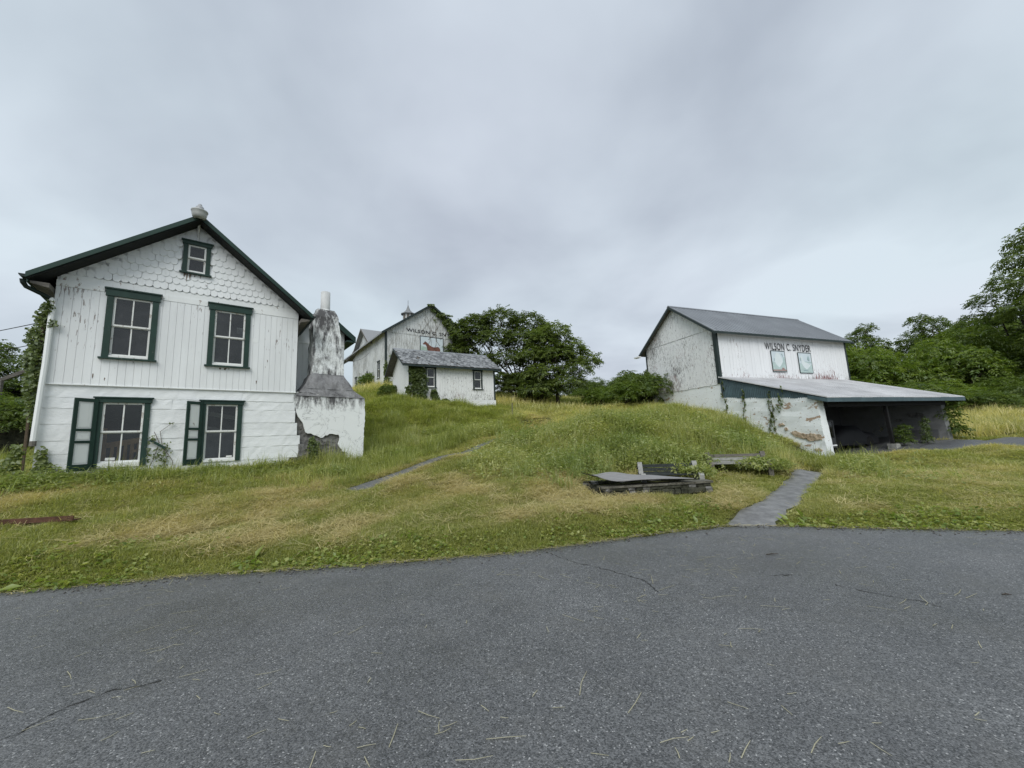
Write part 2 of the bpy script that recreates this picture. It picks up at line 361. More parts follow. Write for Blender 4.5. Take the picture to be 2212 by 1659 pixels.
def m_leaf(name, c0, c1, dry=None, trans=.45, attr=None, ytrans=1.35):
    m = NT(name); m.t.nodes.remove(m.b)
    rv = m.objrand()
    at = m.n('ShaderNodeAttribute', attribute_name='tint'); at.attribute_type = 'GEOMETRY'
    c = m.mix(at.outputs['Fac'], c0, c1)
    c = m.mix(m.math('MULTIPLY', rv, .55), c, tuple(x*.62 for x in c0))
    if dry is not None:
        ia = m.n('ShaderNodeAttribute', attribute_name='dry'); ia.attribute_type = 'INSTANCER'
        c = m.mix(m.math('MULTIPLY', ia.outputs['Fac'], m.math('ADD', .35, at.outputs['Fac'])), c, dry)
    d = m.n('ShaderNodeBsdfDiffuse'); m.l(c, d.inputs[0])
    tr = m.n('ShaderNodeBsdfTranslucent'); m.l(m.mix(1.0, c, (ytrans, ytrans*1.05, .75), 'MULTIPLY'), tr.inputs[0])
    g = m.n('ShaderNodeBsdfGlossy'); g.inputs['Roughness'].default_value = .45; g.inputs[0].default_value = (.9,.95,1,1)
    a = m.n('ShaderNodeMixShader'); a.inputs[0].default_value = trans; m.l(d.outputs[0], a.inputs[1]); m.l(tr.outputs[0], a.inputs[2])
    b = m.n('ShaderNodeMixShader'); b.inputs[0].default_value = .035; m.l(a.outputs[0], b.inputs[1]); m.l(g.outputs[0], b.inputs[2])
    m.l(b.outputs[0], m.out.inputs[0]); return m.m
STRAW = (.62,.52,.26)
M['blade'] = m_leaf('grass_blade', (.195,.228,.050), (.585,.575,.195), STRAW)
M['tall'] = m_leaf('tall_blade', (.190,.235,.050), (.540,.550,.180), (.76,.66,.35))
M['straw'] = m_leaf('straw', (.56,.48,.24), (.74,.66,.38), (.60,.50,.25), .3)
M['straw_grey'] = m_leaf('straw_grey', (.46,.43,.29), (.62,.58,.42), None, .2)
M['weed'] = m_leaf('weed_leaf', (.190,.250,.070), (.440,.490,.190), (.50,.48,.20))
M['clover'] = m_leaf('clover_leaf', (.150,.220,.036), (.290,.370,.078), (.40,.40,.13))
M['leaf_dark'] = m_leaf('leaf_dark', (.080,.118,.030), (.200,.250,.070), None, .44)
M['leaf_mid'] = m_leaf('leaf_mid', (.070,.115,.024), (.175,.225,.055), None, .44)
M['leaf_bright'] = m_leaf('leaf_bright', (.100,.160,.026), (.235,.300,.062), None, .46)
M['ivy'] = m_leaf('ivy_leaf', (.070,.105,.022), (.150,.190,.045), None, .35)
M['ivy_pale'] = m_leaf('ivy_pale', (.13,.175,.030), (.21,.25,.055), None, .4)

# ------------------------------------------------------------------ the land
HOUSE = (-11.497, 9.3, RAD(39)); BARN = (10.90, 20.0, RAD(21)); SHED = (-7.02, 26.0, RAD(31)); BBARN = (-11.95, 36.0, RAD(37))
def L2W(F, x, y):
    c, s = math.cos(F[2]), math.sin(F[2]); return (F[0]+c*x-s*y, F[1]+s*x+c*y)
def W2L(F, X, Y):
    c, s = math.cos(F[2]), math.sin(F[2]); dx, dy = X-F[0], Y-F[1]; return (c*dx+s*dy, -s*dx+c*dy)
EDGE = np.array([(-60,3.6),(-30,3.7),(-12,4.2),(-6.31,4.94),(-4.37,5.31),(-2.26,5.46),(-.1,5.71),(2.06,6.40),(3.3,6.75),(3.9,6.68),(4.36,6.54),(5.52,6.17),(7.12,5.71),(12,5.0),(30,3.8),(70,3.0)])
def yedge(x): return np.interp(x, EDGE[:,0], EDGE[:,1])
PATHL = [(-14,6.0,.30),(-10.5,6.3,.30),(-8.58,6.6,.32),(-7.27,7.2,.3),(-5.9,8.2,.30),(-3.85,9.8,.32),(-2.43,12.6,.26),(-1.5,14.9,.25),(-.75,16.8,.18)]
CP = [(-8.58,6.6,.50),(-7.27,7.2,.43),(-5.9,8.2,.42),(-3.85,9.8,.55),(-2.43,12.6,1.07),(-.63,17,1.65),(1.32,22,2.38),
 (-5.57,5.9,.20),(-1.82,7.2,.17),(-.1,7.4,.28),(-.1,11.5,.80),(-1.17,29.2,3.75),(-3.83,20,2.1),(-5.78,21,2.75),(-9.22,28,4.55),(-8.18,22,3.35),
 (7.76,17.0,2.15),(4.32,18,2.1),(9.78,16.8,1.45),(2.2,15.6,1.72),(4.4,15.2,1.75),(6.6,14.8,1.6),(.2,14.0,1.05),(.6,18.5,1.75),(1.8,13.0,1.12),(3.4,13.4,1.5),(5.4,13.5,1.42),(2.6,11.2,.62),(5.0,11.5,.62),(10.4,15.3,.45),(2.29,10.5,.52),(3.8,9.3,.34),(3.8,10.3,.50),(6.2,10.3,.34),(6.2,11.3,.52),(3.65,8.2,.22),(4.07,12,.95),(6.32,12.2,.78),(1.77,8.3,.30),(5.9,10.4,.32),
 (3.86,6.5,.05),(9.3,12.2,.33),(8.21,8,.18),(12.7,10.5,.28),(12.72,14.3,.36),(21.2,16.5,.47),(24.5,19,.60),(32.2,26,1.45),(44.5,34,2.2),
 (6.18,42,5.0),(4.88,29,2.7),(8.45,26,2.75),(1.8,36,4.3),(8.8,38,4.1),(0,0,0),(-8,2,0),(8,2,0),(-20,0,.1),(20,0,.1),(0,-12,0),(-14,4.5,.2),(-22,8,1.2),
 (14,6,.1),(22,8,.2),(30,12,.5),(45,20,1.2),(60,10,.8),(-16,14,1.7),(-22,20,2.7),(-30,30,4.6),(-14,30,4.7),(-18,40,6.3),(-5,40,6.3),(-30,50,9.5),(0,60,8.0),(-20,70,11),
 (20,60,5.8),(35,50,4.0),(60,60,4.5),(80,40,3.0),(20,35,2.6),(60,100,7),(0,120,12),(-60,60,12),(-60,20,4),(-60,-10,0),(60,-15,0),(120,100,8),(120,0,1),(-120,100,16),(-120,0,2)]
def addl(F, x, y, z): CP.append((*L2W(F, x, y), z))
for s_, z_ in ((-.8,1.08),(.5,1.05),(2,1.05),(3.6,1.05),(5.2,1.02),(6.8,.95),(8.0,1.0)): addl(HOUSE, s_, 0, z_)
for s_, z_ in ((1,.82),(3,.8),(5,.72),(7,.72)): addl(HOUSE, s_, -1.8, z_)
addl(HOUSE, 8, 6, 1.9); addl(HOUSE, 2, 8, 2.2)
for y_, z_ in ((-4.6,.36),(-3.4,.95),(-2,1.55),(0,2.1),(2.6,2.65),(5.4,3.1)): addl(BARN, -.5, y_, z_)
for s_, y_, z_ in ((.6,-4.6,.36),(5,-4.6,.5),(9.8,-4.6,.66),(3,-1,.42),(8,-1,.6),(.8,-2.5,.38),(11.5,-2,.85),(13,1,1.3),(11,6,2.6)): addl(BARN, s_, y_, z_)
for s_, y_, z_ in ((0,-.3,4.25),(3,-.3,4.0),(6.6,-.3,3.75),(0,4.5,5.3),(6.6,5,4.6)): addl(SHED, s_, y_, z_)
for s_, y_, z_ in ((-.3,0,6.8),(4,-1,6.6),(9,-1,6.2),(-.3,4,6.8),(-.3,8,6.6),(-.3,12,6.6)): addl(BBARN, s_, y_, z_)
CP = np.array(CP)
def _k(d2): return np.sqrt(d2+3.0)
n_ = len(CP); d2 = (CP[:,None,0]-CP[None,:,0])**2+(CP[:,None,1]-CP[None,:,1])**2
A_ = np.zeros((n_+3, n_+3)); A_[:n_,:n_] = _k(d2)-.05*np.eye(n_); A_[:n_,n_] = 1; A_[:n_,n_+1:] = CP[:,:2]; A_[n_,:n_] = 1; A_[n_+1:,:n_] = CP[:,:2].T
WT = np.linalg.solve(A_, np.concatenate([CP[:,2], [0,0,0]]))
def sm(t): t = np.clip(t, 0, 1); return t*t*(3-2*t)
_ph = rng.uniform(0, 6.28, (14, 3)); _fr = rng.uniform(.5, 2.6, (14, 2))*rng.choice([-1,1], (14,2))
def hz(X, Y):
    X = np.atleast_1d(np.asarray(X, float)); Y = np.atleast_1d(np.asarray(Y, float)); sh = X.shape
    x = X.ravel(); y = Y.ravel(); z = np.empty_like(x)
    for i in range(0, len(x), 20000):
        a, b = x[i:i+20000], y[i:i+20000]
        z[i:i+20000] = _k((a[:,None]-CP[None,:,0])**2+(b[:,None]-CP[None,:,1])**2)@WT[:n_]+WT[n_]+a*WT[n_+1]+b*WT[n_+2]
    far = sm((np.hypot(x, y-20)-120)/200.); z = z*(1-far)+far*9
    t = y-yedge(x)
    w = sm((t+.05)/.9)
    pd_ = np.full(x.shape, 9.)
    for a_, b_ in zip(PATHL[:-1], PATHL[1:]):
        ux, uy = b_[0]-a_[0], b_[1]-a_[1]; tt = np.clip(((x-a_[0])*ux+(y-a_[1])*uy)/(ux*ux+uy*uy),0,1); pd_ = np.minimum(pd_, np.hypot(x-a_[0]-ux*tt, y-a_[1]-uy*tt))
    bump = sum(np.sin(x*_fr[k,0]+y*_fr[k,1]+_ph[k,0]) for k in range(14))*(.008+.020*sm((y-9)/4)*sm((pd_-1.0)/2))
    return (np.where(t < 0, -.03, 0)+w*(z+bump*sm((t-.3)/2))+np.where(t >= 0, -.03*(1-w), 0)).reshape(sh)
def h1(x, y): return float(hz([x], [y])[0])

def graded(segs):
    out = []
    for a, b, st in segs: out += list(np.arange(a, b, st))
    return np.array(out + [segs[-1][1]])
gx = graded([(-700,-200,100),(-200,-60,14),(-60,-20,3),(-20,27,.28),(27,60,2.5),(60,200,14),(200,700,100)])
gy = graded([(-60,-12,8),(-12,3,2),(3,22,.28),(22,45,.6),(45,90,3),(90,220,14),(220,900,100)])
GX, GY = np.meshgrid(gx, gy); GZ = hz(GX, GY)
nx, ny = len(gx), len(gy); idx = np.arange(nx*ny).reshape(ny, nx)
F4 = np.stack([idx[:-1,:-1], idx[:-1,1:], idx[1:,1:], idx[1:,:-1]], -1).reshape(-1, 4)
g = link('ground', np_mesh('ground', np.stack([GX.ravel(), GY.ravel(), GZ.ravel()], 1), F4, M['ground'], True)); tag(g, kind='structure')

# asphalt yard with a ragged edge
ax = np.arange(-40, 50.01, .12); rows = np.array([0, .02, .3, 1, 3, 8, 20])
jag = np.convolve(rng.normal(0, .06, len(ax)+8), np.ones(5)/3.2, 'same')[:len(ax)]+np.convolve(rng.normal(0, .09, len(ax)+40), np.ones(17)/8., 'same')[:len(ax)]
AY = yedge(ax)[None,:]+.04+jag[None,:]*np.array([1,1,.3,0,0,0,0])[:,None]-rows[:,None]
AX = np.repeat(ax[None,:], 7, 0); AZ = np.zeros_like(AX); AZ[0] = -.035
ii = np.arange(AX.size).reshape(AX.shape)
Fa = np.stack([ii[1:,:-1], ii[1:,1:], ii[:-1,1:], ii[:-1,:-1]], -1).reshape(-1, 4)
yard = link('asphalt_yard', np_mesh('asphalt_yard', np.stack([AX.ravel(), AY.ravel(), AZ.ravel()], 1), Fa, M['asphalt'])); tag(yard, kind='structure')
def ribbon(name, pts, mat, z=.004, parent=None):
    """thin flat strip along pts (x,y,width) lying on the yard"""
    vs, fs = [], []
    for i, (x, y, w) in enumerate(pts):
        a = Vector(pts[max(i-1,0)][:2]); b = Vector(pts[min(i+1,len(pts)-1)][:2]); t = (b-a).normalized(); nn = Vector((-t.y, t.x))
        vs += [(x+nn.x*w, y+nn.y*w, z), (x-nn.x*w, y-nn.y*w, z)]
        if i: fs.append((2*i-2, 2*i-1, 2*i+1, 2*i))
    return MB().add(vs, fs).build(name, mat, parent)
M['crack'] = plain('crack', (.034,.034,.033), .95)
for L in ([(.44,5.59),(.69,5.2),(.99,4.93),(1.35,4.5),(1.39,4.13)], [(-3.3,2.2),(-3.02,2.5),(-2.97,2.76),(-2.86,2.89),(-2.55,3.0)], [(3.17,4.17),(3.33,3.94),(3.58,3.71),(3.63,3.53)], [(2.7,4.45),(2.85,4.47),(2.99,4.45)]):
    pts = []
    for (a, b), (c, d) in zip(L[:-1], L[1:]):
        k = max(2, int(math.hypot(c-a, d-b)/.035))
        for t in range(k): pts.append((a+(c-a)*t/k+random.gauss(0,.009), b+(d-b)*t/k+random.gauss(0,.009), abs(random.gauss(.002,.003))+.0008))
    ribbon('crack', pts, M['crack'], .0045, yard)

def strip(name, cl, mat, lift=.02, kind='structure', crossn=6, edge=.05):
    """path draped on the land: cl = (x,y,halfwidth)"""
    P = []
    for (a, b) in zip(cl[:-1], cl[1:]):
        k = max(2, int(math.hypot(b[0]-a[0], b[1]-a[1])/.22))
        for t in range(k): P.append(tuple(a[i]+(b[i]-a[i])*t/k for i in range(3)))
    P.append(cl[-1]); vs = []; m = crossn
    for i, (x, y, w) in enumerate(P):
        a = Vector(P[max(i-1,0)][:2]); b = Vector(P[min(i+1,len(P)-1)][:2]); t = (b-a).normalized(); nn = Vector((-t.y, t.x))
        w1, w2 = w+random.gauss(0, edge), w+random.gauss(0, edge)
        for j in range(m+1):
            q = -w1+(w1+w2)*j/m; px, py = x+nn.x*q, y+nn.y*q
            vs.append((px, py, (lift if 0 < j < m else -.05)))
    vs = np.array(vs); vs[:,2] += hz(vs[:,0], vs[:,1]); fs = []
    for i in range(len(P)-1):
        for j in range(m): a = i*(m+1)+j; fs.append((a, a+m+1, a+m+2, a+1))
    o = link(name, np_mesh(name, vs, np.array(fs), mat, True)); tag(o, kind=kind); return o
PATHR = [(3.75,6.62,.42),(4.2,7.05,.40),(5.3,7.95,.38),(7.2,10.0,.36),(9.28,12.25,.38),(9.5,12.5,.3)]
DRIVE = [(12.0,15.6,1.0),(13.5,15.9,1.25),(15.5,16.4,1.5),(19,16.8,1.7),(23,17.2,1.7),(30,18.2,1.8),(42,20,1.9)]
strip('left_path', PATHL, M['asphalt'], .03); strip('right_path', PATHR, M['path'])
# the drive and the carport floor are one wet asphalt surface
strip('driveway', DRIVE, M['asphalt'], .025, crossn=10)
fl = MB(); gv = []
for i in range(21):
    for j in range(11):
        X, Y = L2W(BARN, .2+9.6*i/20, -.05-5.4*j/10); gv.append((X, Y, 0))
gv = np.array(gv); gv[:,2] = hz(gv[:,0], gv[:,1])+.045
ff = [(i*11+j, i*11+j+1, (i+1)*11+j+1, (i+1)*11+j) for i in range(20) for j in range(10)]
o = link('carport_floor', np_mesh('carport_floor', gv, np.array(ff), M['asphalt'], True)); tag(o, kind='structure')

# ------------------------------------------------------------------ building helpers
class Bld:
    """parts are given in absolute heights; the root Empty stands at height z0"""
    def __init__(s, name, label, cat, F, z0):
        s.root = thing(name, label, cat, (F[0], F[1], z0), F[2]); s.z0 = z0
    def part(s, mb, name, mat, parent=None, smooth=False):
        o = mb.build(name, mat, parent or s.root, smooth)
        if parent is None: o.location.z = -s.z0
        return o
    def bit(s, name, mat, x0, x1, y0, y1, z0, z1, rot=(0,0,0)):
        return piece(name, mat, s.root, x0, x1, y0, y1, z0-s.z0, z1-s.z0, rot)
def interp(poly, x): return float(np.interp(x, [p[0] for p in poly], [p[1] for p in poly]))
def wall_cols(x0, x1, zb, top, ops):
    """vertical wall pieces (quads) left over by rectangular openings; top is a polyline"""
    xs = sorted({x0, x1, *[p[0] for p in top if x0 < p[0] < x1], *[v for o in ops for v in o[:2] if x0 < v < x1]})
    for a, b in zip(xs[:-1], xs[1:]):
        cuts = sorted([(o[2], o[3]) for o in ops if o[0] <= a+1e-6 and o[1] >= b-1e-6]); lo = zb
        for c, d in cuts:
            if c > lo: yield [(a, lo), (b, lo), (b, c), (a, c)]
            lo = max(lo, d)
        ta, tb = interp(top, a), interp(top, b)
        if ta > lo or tb > lo: yield [(a, lo), (b, lo), (b, max(tb, lo)), (a, max(ta, lo))]
def wall(x0, x1, zb, top, ops, d0, d1, axis='x'):
    mb = MB()
    for q in wall_cols(x0, x1, zb, top, ops):
        (mb.prism if axis == 'x' else mb.prismx)(q, d0, d1)
    return mb
def boards(B, name, mat, u0, u1, n, zb, top, ops, d0, d1, axis='x', gap=.0045, jit=.006, zjit=.012):
    w = (u1-u0)/n
    for i in range(n):
        a, b = u0+i*w+gap/2, u0+(i+1)*w-gap/2; mid = (a+b)/2
        dj = random.uniform(-jit, jit)*.5
        hits = [o for o in ops if o[0] < mid < o[1]]
        segs = []; lo = zb+random.uniform(-zjit, zjit)
        for o in sorted(hits, key=lambda o: o[2]):
            segs.append((lo, o[2])); lo = o[3]
        segs.append((lo, None))
        for lo, hi in segs:
            if hi is None:
                ta, tb = interp(top, a), interp(top, b)
                if max(ta, tb)-lo < .03: continue
                if abs(ta-tb) > .004:
                    q = [(a, lo), (b, lo), (b, max(tb, lo+.005)), (a, max(ta, lo+.005))]
                    if mid > 0 and len(top) > 2:
                        pk = max(top, key=lambda p: p[1])
                        if a < pk[0] < b: q = [(a, lo), (b, lo), (b, tb), pk, (a, ta)]
                    mb = MB(); (mb.prism if axis == 'x' else mb.prismx)(q, d0+dj, d1); B.part(mb, name, mat); continue
                hi = ta
            if hi-lo < .02: continue
            if axis == 'x': B.bit(name, mat, a, b, d0+dj, d1, lo, hi)
            else: B.bit(name, mat, d0+dj, d1, a, b, lo, hi)
def window(B, cas, sash, yf, deep, cols=2, rows=2, glass='glass', trim='green', cap=.06, sill=True, axis='x', jw=None, sashm='sash', header=.2, bottom=True):
    """cas/sash = (u0,u1,z0,z1); yf = wall face; axis y: window in a wall facing -x"""
    def bx(mb, u0, u1, d0, d1, z0, z1):
        return mb.box(u0, u1, d0, d1, z0, z1) if axis == 'x' else mb.box(d0, d1, u0, u1, z0, z1)
    c, s = cas, sash; mb = MB(); p = .045
    bx(mb, c[0], s[0], yf-p, yf+deep, c[2], s[3]); bx(mb, s[1], c[1], yf-p, yf+deep, c[2], s[3])
    w = B.part(mb, 'window', M[trim])
    B.part(bx(bx(MB(), c[0]-.03, c[1]+.03, yf-p-.02, yf+deep, s[3]+.002, c[3]-.03), c[0]-cap, c[1]+cap, yf-p-.05, yf+.01, c[3]-.03, c[3]), 'header', M[trim], w)
    if sill: B.part(bx(MB(), c[0]-.05, c[1]+.05, yf-p-.05, yf+deep, c[2]-.045, c[2]-.002), 'sill', M[trim], w)
    if bottom and s[2]-c[2] > .01: B.part(bx(MB(), s[0]+.001, s[1]-.001, yf-.03, yf+deep, c[2], s[2]-.002), 'lower_rail', M[sashm], w)
    fw_, mw = .045, .028; zm = (s[2]+s[3])/2 + .01
    rr = [(zm-.012, s[3], yf-.005), (s[2], zm+.012, yf+.035)] if rows == 2 else [(s[2], s[3], yf)]
    for z0, z1, y in rr:
        m = MB(); x0, x1 = s[0]+.002, s[1]-.002
        bx(m, x0, x0+fw_, y, y+.03, z0, z1); bx(m, x1-fw_, x1, y, y+.03, z0, z1)
        bx(m, x0+fw_, x1-fw_, y+.001, y+.029, z0, z0+fw_); bx(m, x0+fw_, x1-fw_, y+.001, y+.029, z1-fw_, z1)
        cw = (x1-x0-2*fw_)/cols
        for k in range(1, cols): bx(m, x0+fw_+k*cw-mw/2, x0+fw_+k*cw+mw/2, y+.003, y+.027, z0+fw_, z1-fw_)
        so = B.part(m, 'sash', M[sashm], w)
        for k in range(cols):
            a = x0+fw_+k*cw; B.part(bx(MB(), a, a+cw, y+.012, y+.016, z0+fw_, z1-fw_), 'pane', M[glass], w)
    return w
def clip(poly, a, b, c):
    """keep a*x+b*z<=c"""
    out = []
    for i in range(len(poly)):
        p, q = poly[i], poly[(i+1) % len(poly)]; dp, dq = a*p[0]+b*p[1]-c, a*q[0]+b*q[1]-c
        if dp <= 0: out.append(p)
        if dp*dq < 0: t = dp/(dp-dq); out.append((p[0]+(q[0]-p[0])*t, p[1]+(q[1]-p[1])*t))
    return out
_txt = {}
def lettering(B, body, x0, x1, z0, z1, y, parent=None, bold=.012):
    cu_ = bpy.data.curves.new('lettering', 'FONT'); cu_.body = body; cu_.extrude = .0; cu_.offset = bold; cu_.space_character = 1.10
    t = bpy.data.objects.new('lettering_source', cu_); COL.objects.link(t); bpy.context.view_layer.update()
    me = bpy.data.meshes.new_from_object(t.evaluated_get(bpy.context.evaluated_depsgraph_get())); bpy.data.objects.remove(t)
    co = np.empty(len(me.vertices)*3); me.vertices.foreach_get('co', co); co = co.reshape(-1, 3)
    mn, mxx = co.min(0), co.max(0)
    out = np.stack([x0+(co[:,0]-mn[0])/(mxx[0]-mn[0])*(x1-x0), np.full(len(co), y), z0+(co[:,1]-mn[1])/(mxx[1]-mn[1])*(z1-z0)], 1)
    me.vertices.foreach_set('co', out.ravel()); me.materials.clear(); me.materials.append(M['letter']); me.update()
    o = link('lettering', me, parent or B.root)
    if parent is None: o.location.z = -B.z0
    return o

def ragged_(P): return [(a+random.gauss(0,.005), b+random.gauss(0,.006)) for a, b in P]
# ------------------------------------------------------------------ the two-storey house
H = Bld('farm_house', 'two-storey white gabled house with dark green trim and fish-scale shingles', 'house', HOUSE, .9)
WH, DEPTH, ZB, ZT = 5.47, 8.0, 3.44, 5.95
UND = lambda s: 8.45-.83*abs(s-2.72)
TOP = [(0, UND(0)), (2.72, 8.45), (WH, UND(WH))]
UL = ((.92,1.95,4.18,6.08), (1.05,1.82,4.24,5.86)); UR = ((3.09,4.12,4.16,6.09), (3.22,3.99,4.22,5.87)); GW = ((2.37,3.02,6.92,7.93), (2.48,2.91,6.97,7.80))
LLw = ((.93,1.96,1.30,3.13), (1.05,1.84,1.42,2.98)); LRw = ((3.05,4.04,1.30,3.11), (3.16,3.92,1.36,2.98))
op = lambda w: w[1]
H.part(wall(0, WH, ZB, TOP, [op(UL), op(UR), op(GW)], 0, .12), 'wall', M['white_trim'])
H.part(wall(0, WH, .5, [(0,ZB),(WH,ZB)], [op(LLw), op(LRw)], .005, .34), 'stone_wall', M['whitewash'])
sidew = MB().box(.0,.2,.345,DEPTH,.5,6.0).box(WH-.2,WH,.345,DEPTH,.5,6.0).prism([(0,.5),(WH,.5),(WH,UND(WH)),(2.72,8.45),(0,UND(0))], DEPTH-.2, DEPTH-.002)
H.part(sidew, 'side_walls', M['white_trim'])
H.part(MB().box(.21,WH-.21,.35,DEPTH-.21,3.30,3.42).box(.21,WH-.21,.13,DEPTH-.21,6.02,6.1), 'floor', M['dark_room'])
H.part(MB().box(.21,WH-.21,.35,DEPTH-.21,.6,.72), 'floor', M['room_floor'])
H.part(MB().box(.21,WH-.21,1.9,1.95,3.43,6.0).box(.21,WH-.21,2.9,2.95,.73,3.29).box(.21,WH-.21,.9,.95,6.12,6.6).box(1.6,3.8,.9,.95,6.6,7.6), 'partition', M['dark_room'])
boards(H, 'siding_board', M['white_board'], 0, WH, 35, ZB-.02, [(0,ZT),(WH,ZT)], [(UL[0][0],UL[0][1],4.14,9), (UR[0][0],UR[0][1],4.12,9)], -.034, -.002)
# frieze band under the shingles, interrupted by the window heads
for z0, z1, yy in ((ZT+.004,6.115,-.045), (6.119,6.29,-.03)):
    xs = [0, UL[0][0]-.06, UL[0][1]+.06, UR[0][0]-.06, UR[0][1]+.06, WH] if z0 < 6.1 else [.06, WH-.06]
    for a, b in zip(xs[::2], xs[1::2]): H.bit('frieze_board', M['white_trim'], a, b, yy, -.002, z0, z1)
H.bit('lip', M['white_trim'], -.01, WH+.01, -.05, -.036, ZB-.03, ZB-.005)
# fish-scale shingles
def scale_poly(cx, zt, w=.162, h=.30):
    r = w/2*.985; p = [(cx-r, zt), (cx-r, zt-h+r)]
    for k in range(1, 10): a = math.pi*k/10; p.append((cx-r*math.cos(a), zt-h+r-r*math.sin(a)))
    return p+[(cx+r, zt-h+r), (cx+r, zt)]
base_sh = MB().prism(scale_poly(0, 0), -.020, 0).mesh('shingle', M['shingle'])
row = 0; z = 6.285
while z < 8.4:
    zt = z+.30; off = .0 if row % 2 else .081
    for k in range(-1, 36):
        cxx = off+k*.162+random.uniform(-.006,.006)
        if not (-.05 < cxx < WH+.05) or zt-.3 > UND(cxx)+.06: continue
        if GW[0][0]-.04 < cxx < GW[0][1]+.04 and GW[0][2]-.02 < zt-.15 < GW[0][3]+.05: continue
        dz = random.uniform(-.008,.008)
        if zt+.02 < UND(cxx-.09) and zt+.02 < UND(cxx+.09) and .09 < cxx < WH-.09:
            o = link('shingle', base_sh, H.root); o.location = (cxx, -.004, zt+dz-H.z0); o.rotation_euler = (RAD(-5.2+random.uniform(-.8,.8)), 0, 0)
        else:
            P = scale_poly(cxx, zt); P = clip(P, -.83, 1, 8.44-.83*2.72); P = clip(P, .83, 1, 8.44+.83*2.72); P = clip(P, -1, 0, 0); P = clip(P, 1, 0, WH)
            if len(P) < 3 or max(p[1] for p in P)-min(p[1] for p in P) < .03: continue
            H.part(MB().prism(P, -.030, -.004), 'shingle', M['shingle'])
    z += .197; row += 1
window(H, *UL, -.036, .12, glass='glass_dusty'); window(H, *UR, -.036, .12, glass='glass_dusty'); window(H, *GW, -.025, .12, cols=1, glass='glass_dusty')
window(H, *LLw, -.005, .30, sill=False); window(H, *LRw, -.005, .30, sill=False)
H.part(MB().box(3.78,3.93,.005,.008,5.22,5.42), 'paper_note', M['paper'])
H.part(MB().box(1.18,1.36,.02,.023,1.48,1.55), 'paper_note', M['paper']); H.part(MB().box(3.70,3.84,.02,.023,1.41,1.46), 'paper_note', M['paper'])
db = H.part(MB().lathe([(0,0),(.075,0),(.075,-.05),(0,-.05)], n=18), 'junction_box', M['white_trim']); db.location = (4.28,-.04,5.05-H.z0); db.rotation_euler = (RAD(90),0,0)
# paint gone below the window sills
M['bare_wood'] = plain('bare_wood', (.15,.115,.09), .9, .4, 8, scale=(3,3,.6))
for x0_, w_, z1_, h_ in ((2.42,.05,6.86,.10),(2.48,.03,6.86,.26),(2.54,.045,6.86,.15),(2.66,.03,6.86,.07),(2.80,.02,6.86,.09),(3.40,.05,4.10,.06),(3.52,.07,4.10,.08),(3.63,.03,4.10,.05),(1.52,.025,4.11,.07),(4.35,.02,3.75,.11),(4.62,.018,4.45,.08),(.80,.02,3.72,.12),(1.02,.02,3.62,.08),(2.95,.02,6.62,.06)):
    zf = -.052 if z1_ > 6 else -.0375
    H.part(MB().prism(ragged_([(x0_,z1_),(x0_+w_,z1_),(x0_+w_*.8,z1_-h_*.6),(x0_+w_*.5,z1_-h_),(x0_+w_*.15,z1_-h_*.7)]), zf, zf+.002), 'peeled_patch', M['bare_wood'])
# whitewashed stone courses, uneven and ledged
RE = [(.9,5.30),(1.15,5.33),(1.35,5.83),(1.63,5.66),(1.72,5.69),(2.06,5.56),(2.60,5.53),(2.63,5.43),(2.94,5.45),(3.18,5.40),(3.44,5.43)]
zc = 3.435; k = 0
while zc > .8:
    hgt = random.uniform(.26,.46); zl = max(.72, zc-hgt); ends = [-.012]; 
    while ends[-1] < 4.4: ends.append(ends[-1]+random.uniform(1.1,2.6))
    right = interp([(a,b) for a,b in RE], (zc+zl)/2); ends = [e_ for e_ in ends if e_ < right-.5]+[right]
    for a, b in zip(ends[:-1], ends[1:]):
        for q in wall_cols(a, b, zl, [(a,zc),(b,zc)], [(.96,1.93,1.2,3.1), (3.08,4.01,1.2,3.08)]):
            x0, x1, z0_, z1_ = q[0][0], q[1][0], q[0][1], q[2][1]
            if x1-x0 < .03 or z1_-z0_ < .02: continue
            # stone face: small grid with a bulge and ragged lower edge
            nxg = max(2, int((x1-x0)/.12)); pr = random.uniform(.0005,.006); mb = MB(); vs = []; tl = random.uniform(-.006,.006)
            for r_, (zz_, yy_) in enumerate(((z1_, .003), (z1_-.004, -pr*.45), ((z0_+z1_)/2, -pr*.8), (z0_+.02, -pr-.006), (z0_+.006, -pr*.7), (z0_, .0))):
                for i in range(nxg+1):
                    t = i/nxg; ez = random.gauss(0,.004) if r_ in (1,3,4) else 0
                    vs.append((x0+(x1-x0)*t, yy_+(random.gauss(0,.003) if r_ in (1,2,3) else 0), zz_+ez+tl*(t-.5)*(z1_ < zc+.01)))
            fs = [((r_+1)*(nxg+1)+i, (r_+1)*(nxg+1)+i+1, r_*(nxg+1)+i+1, r_*(nxg+1)+i) for r_ in range(5) for i in range(nxg)]
            mb.add(vs, fs); H.part(mb, 'stone_course', M['whitewash'])
    zc = zl+.002; k += 1
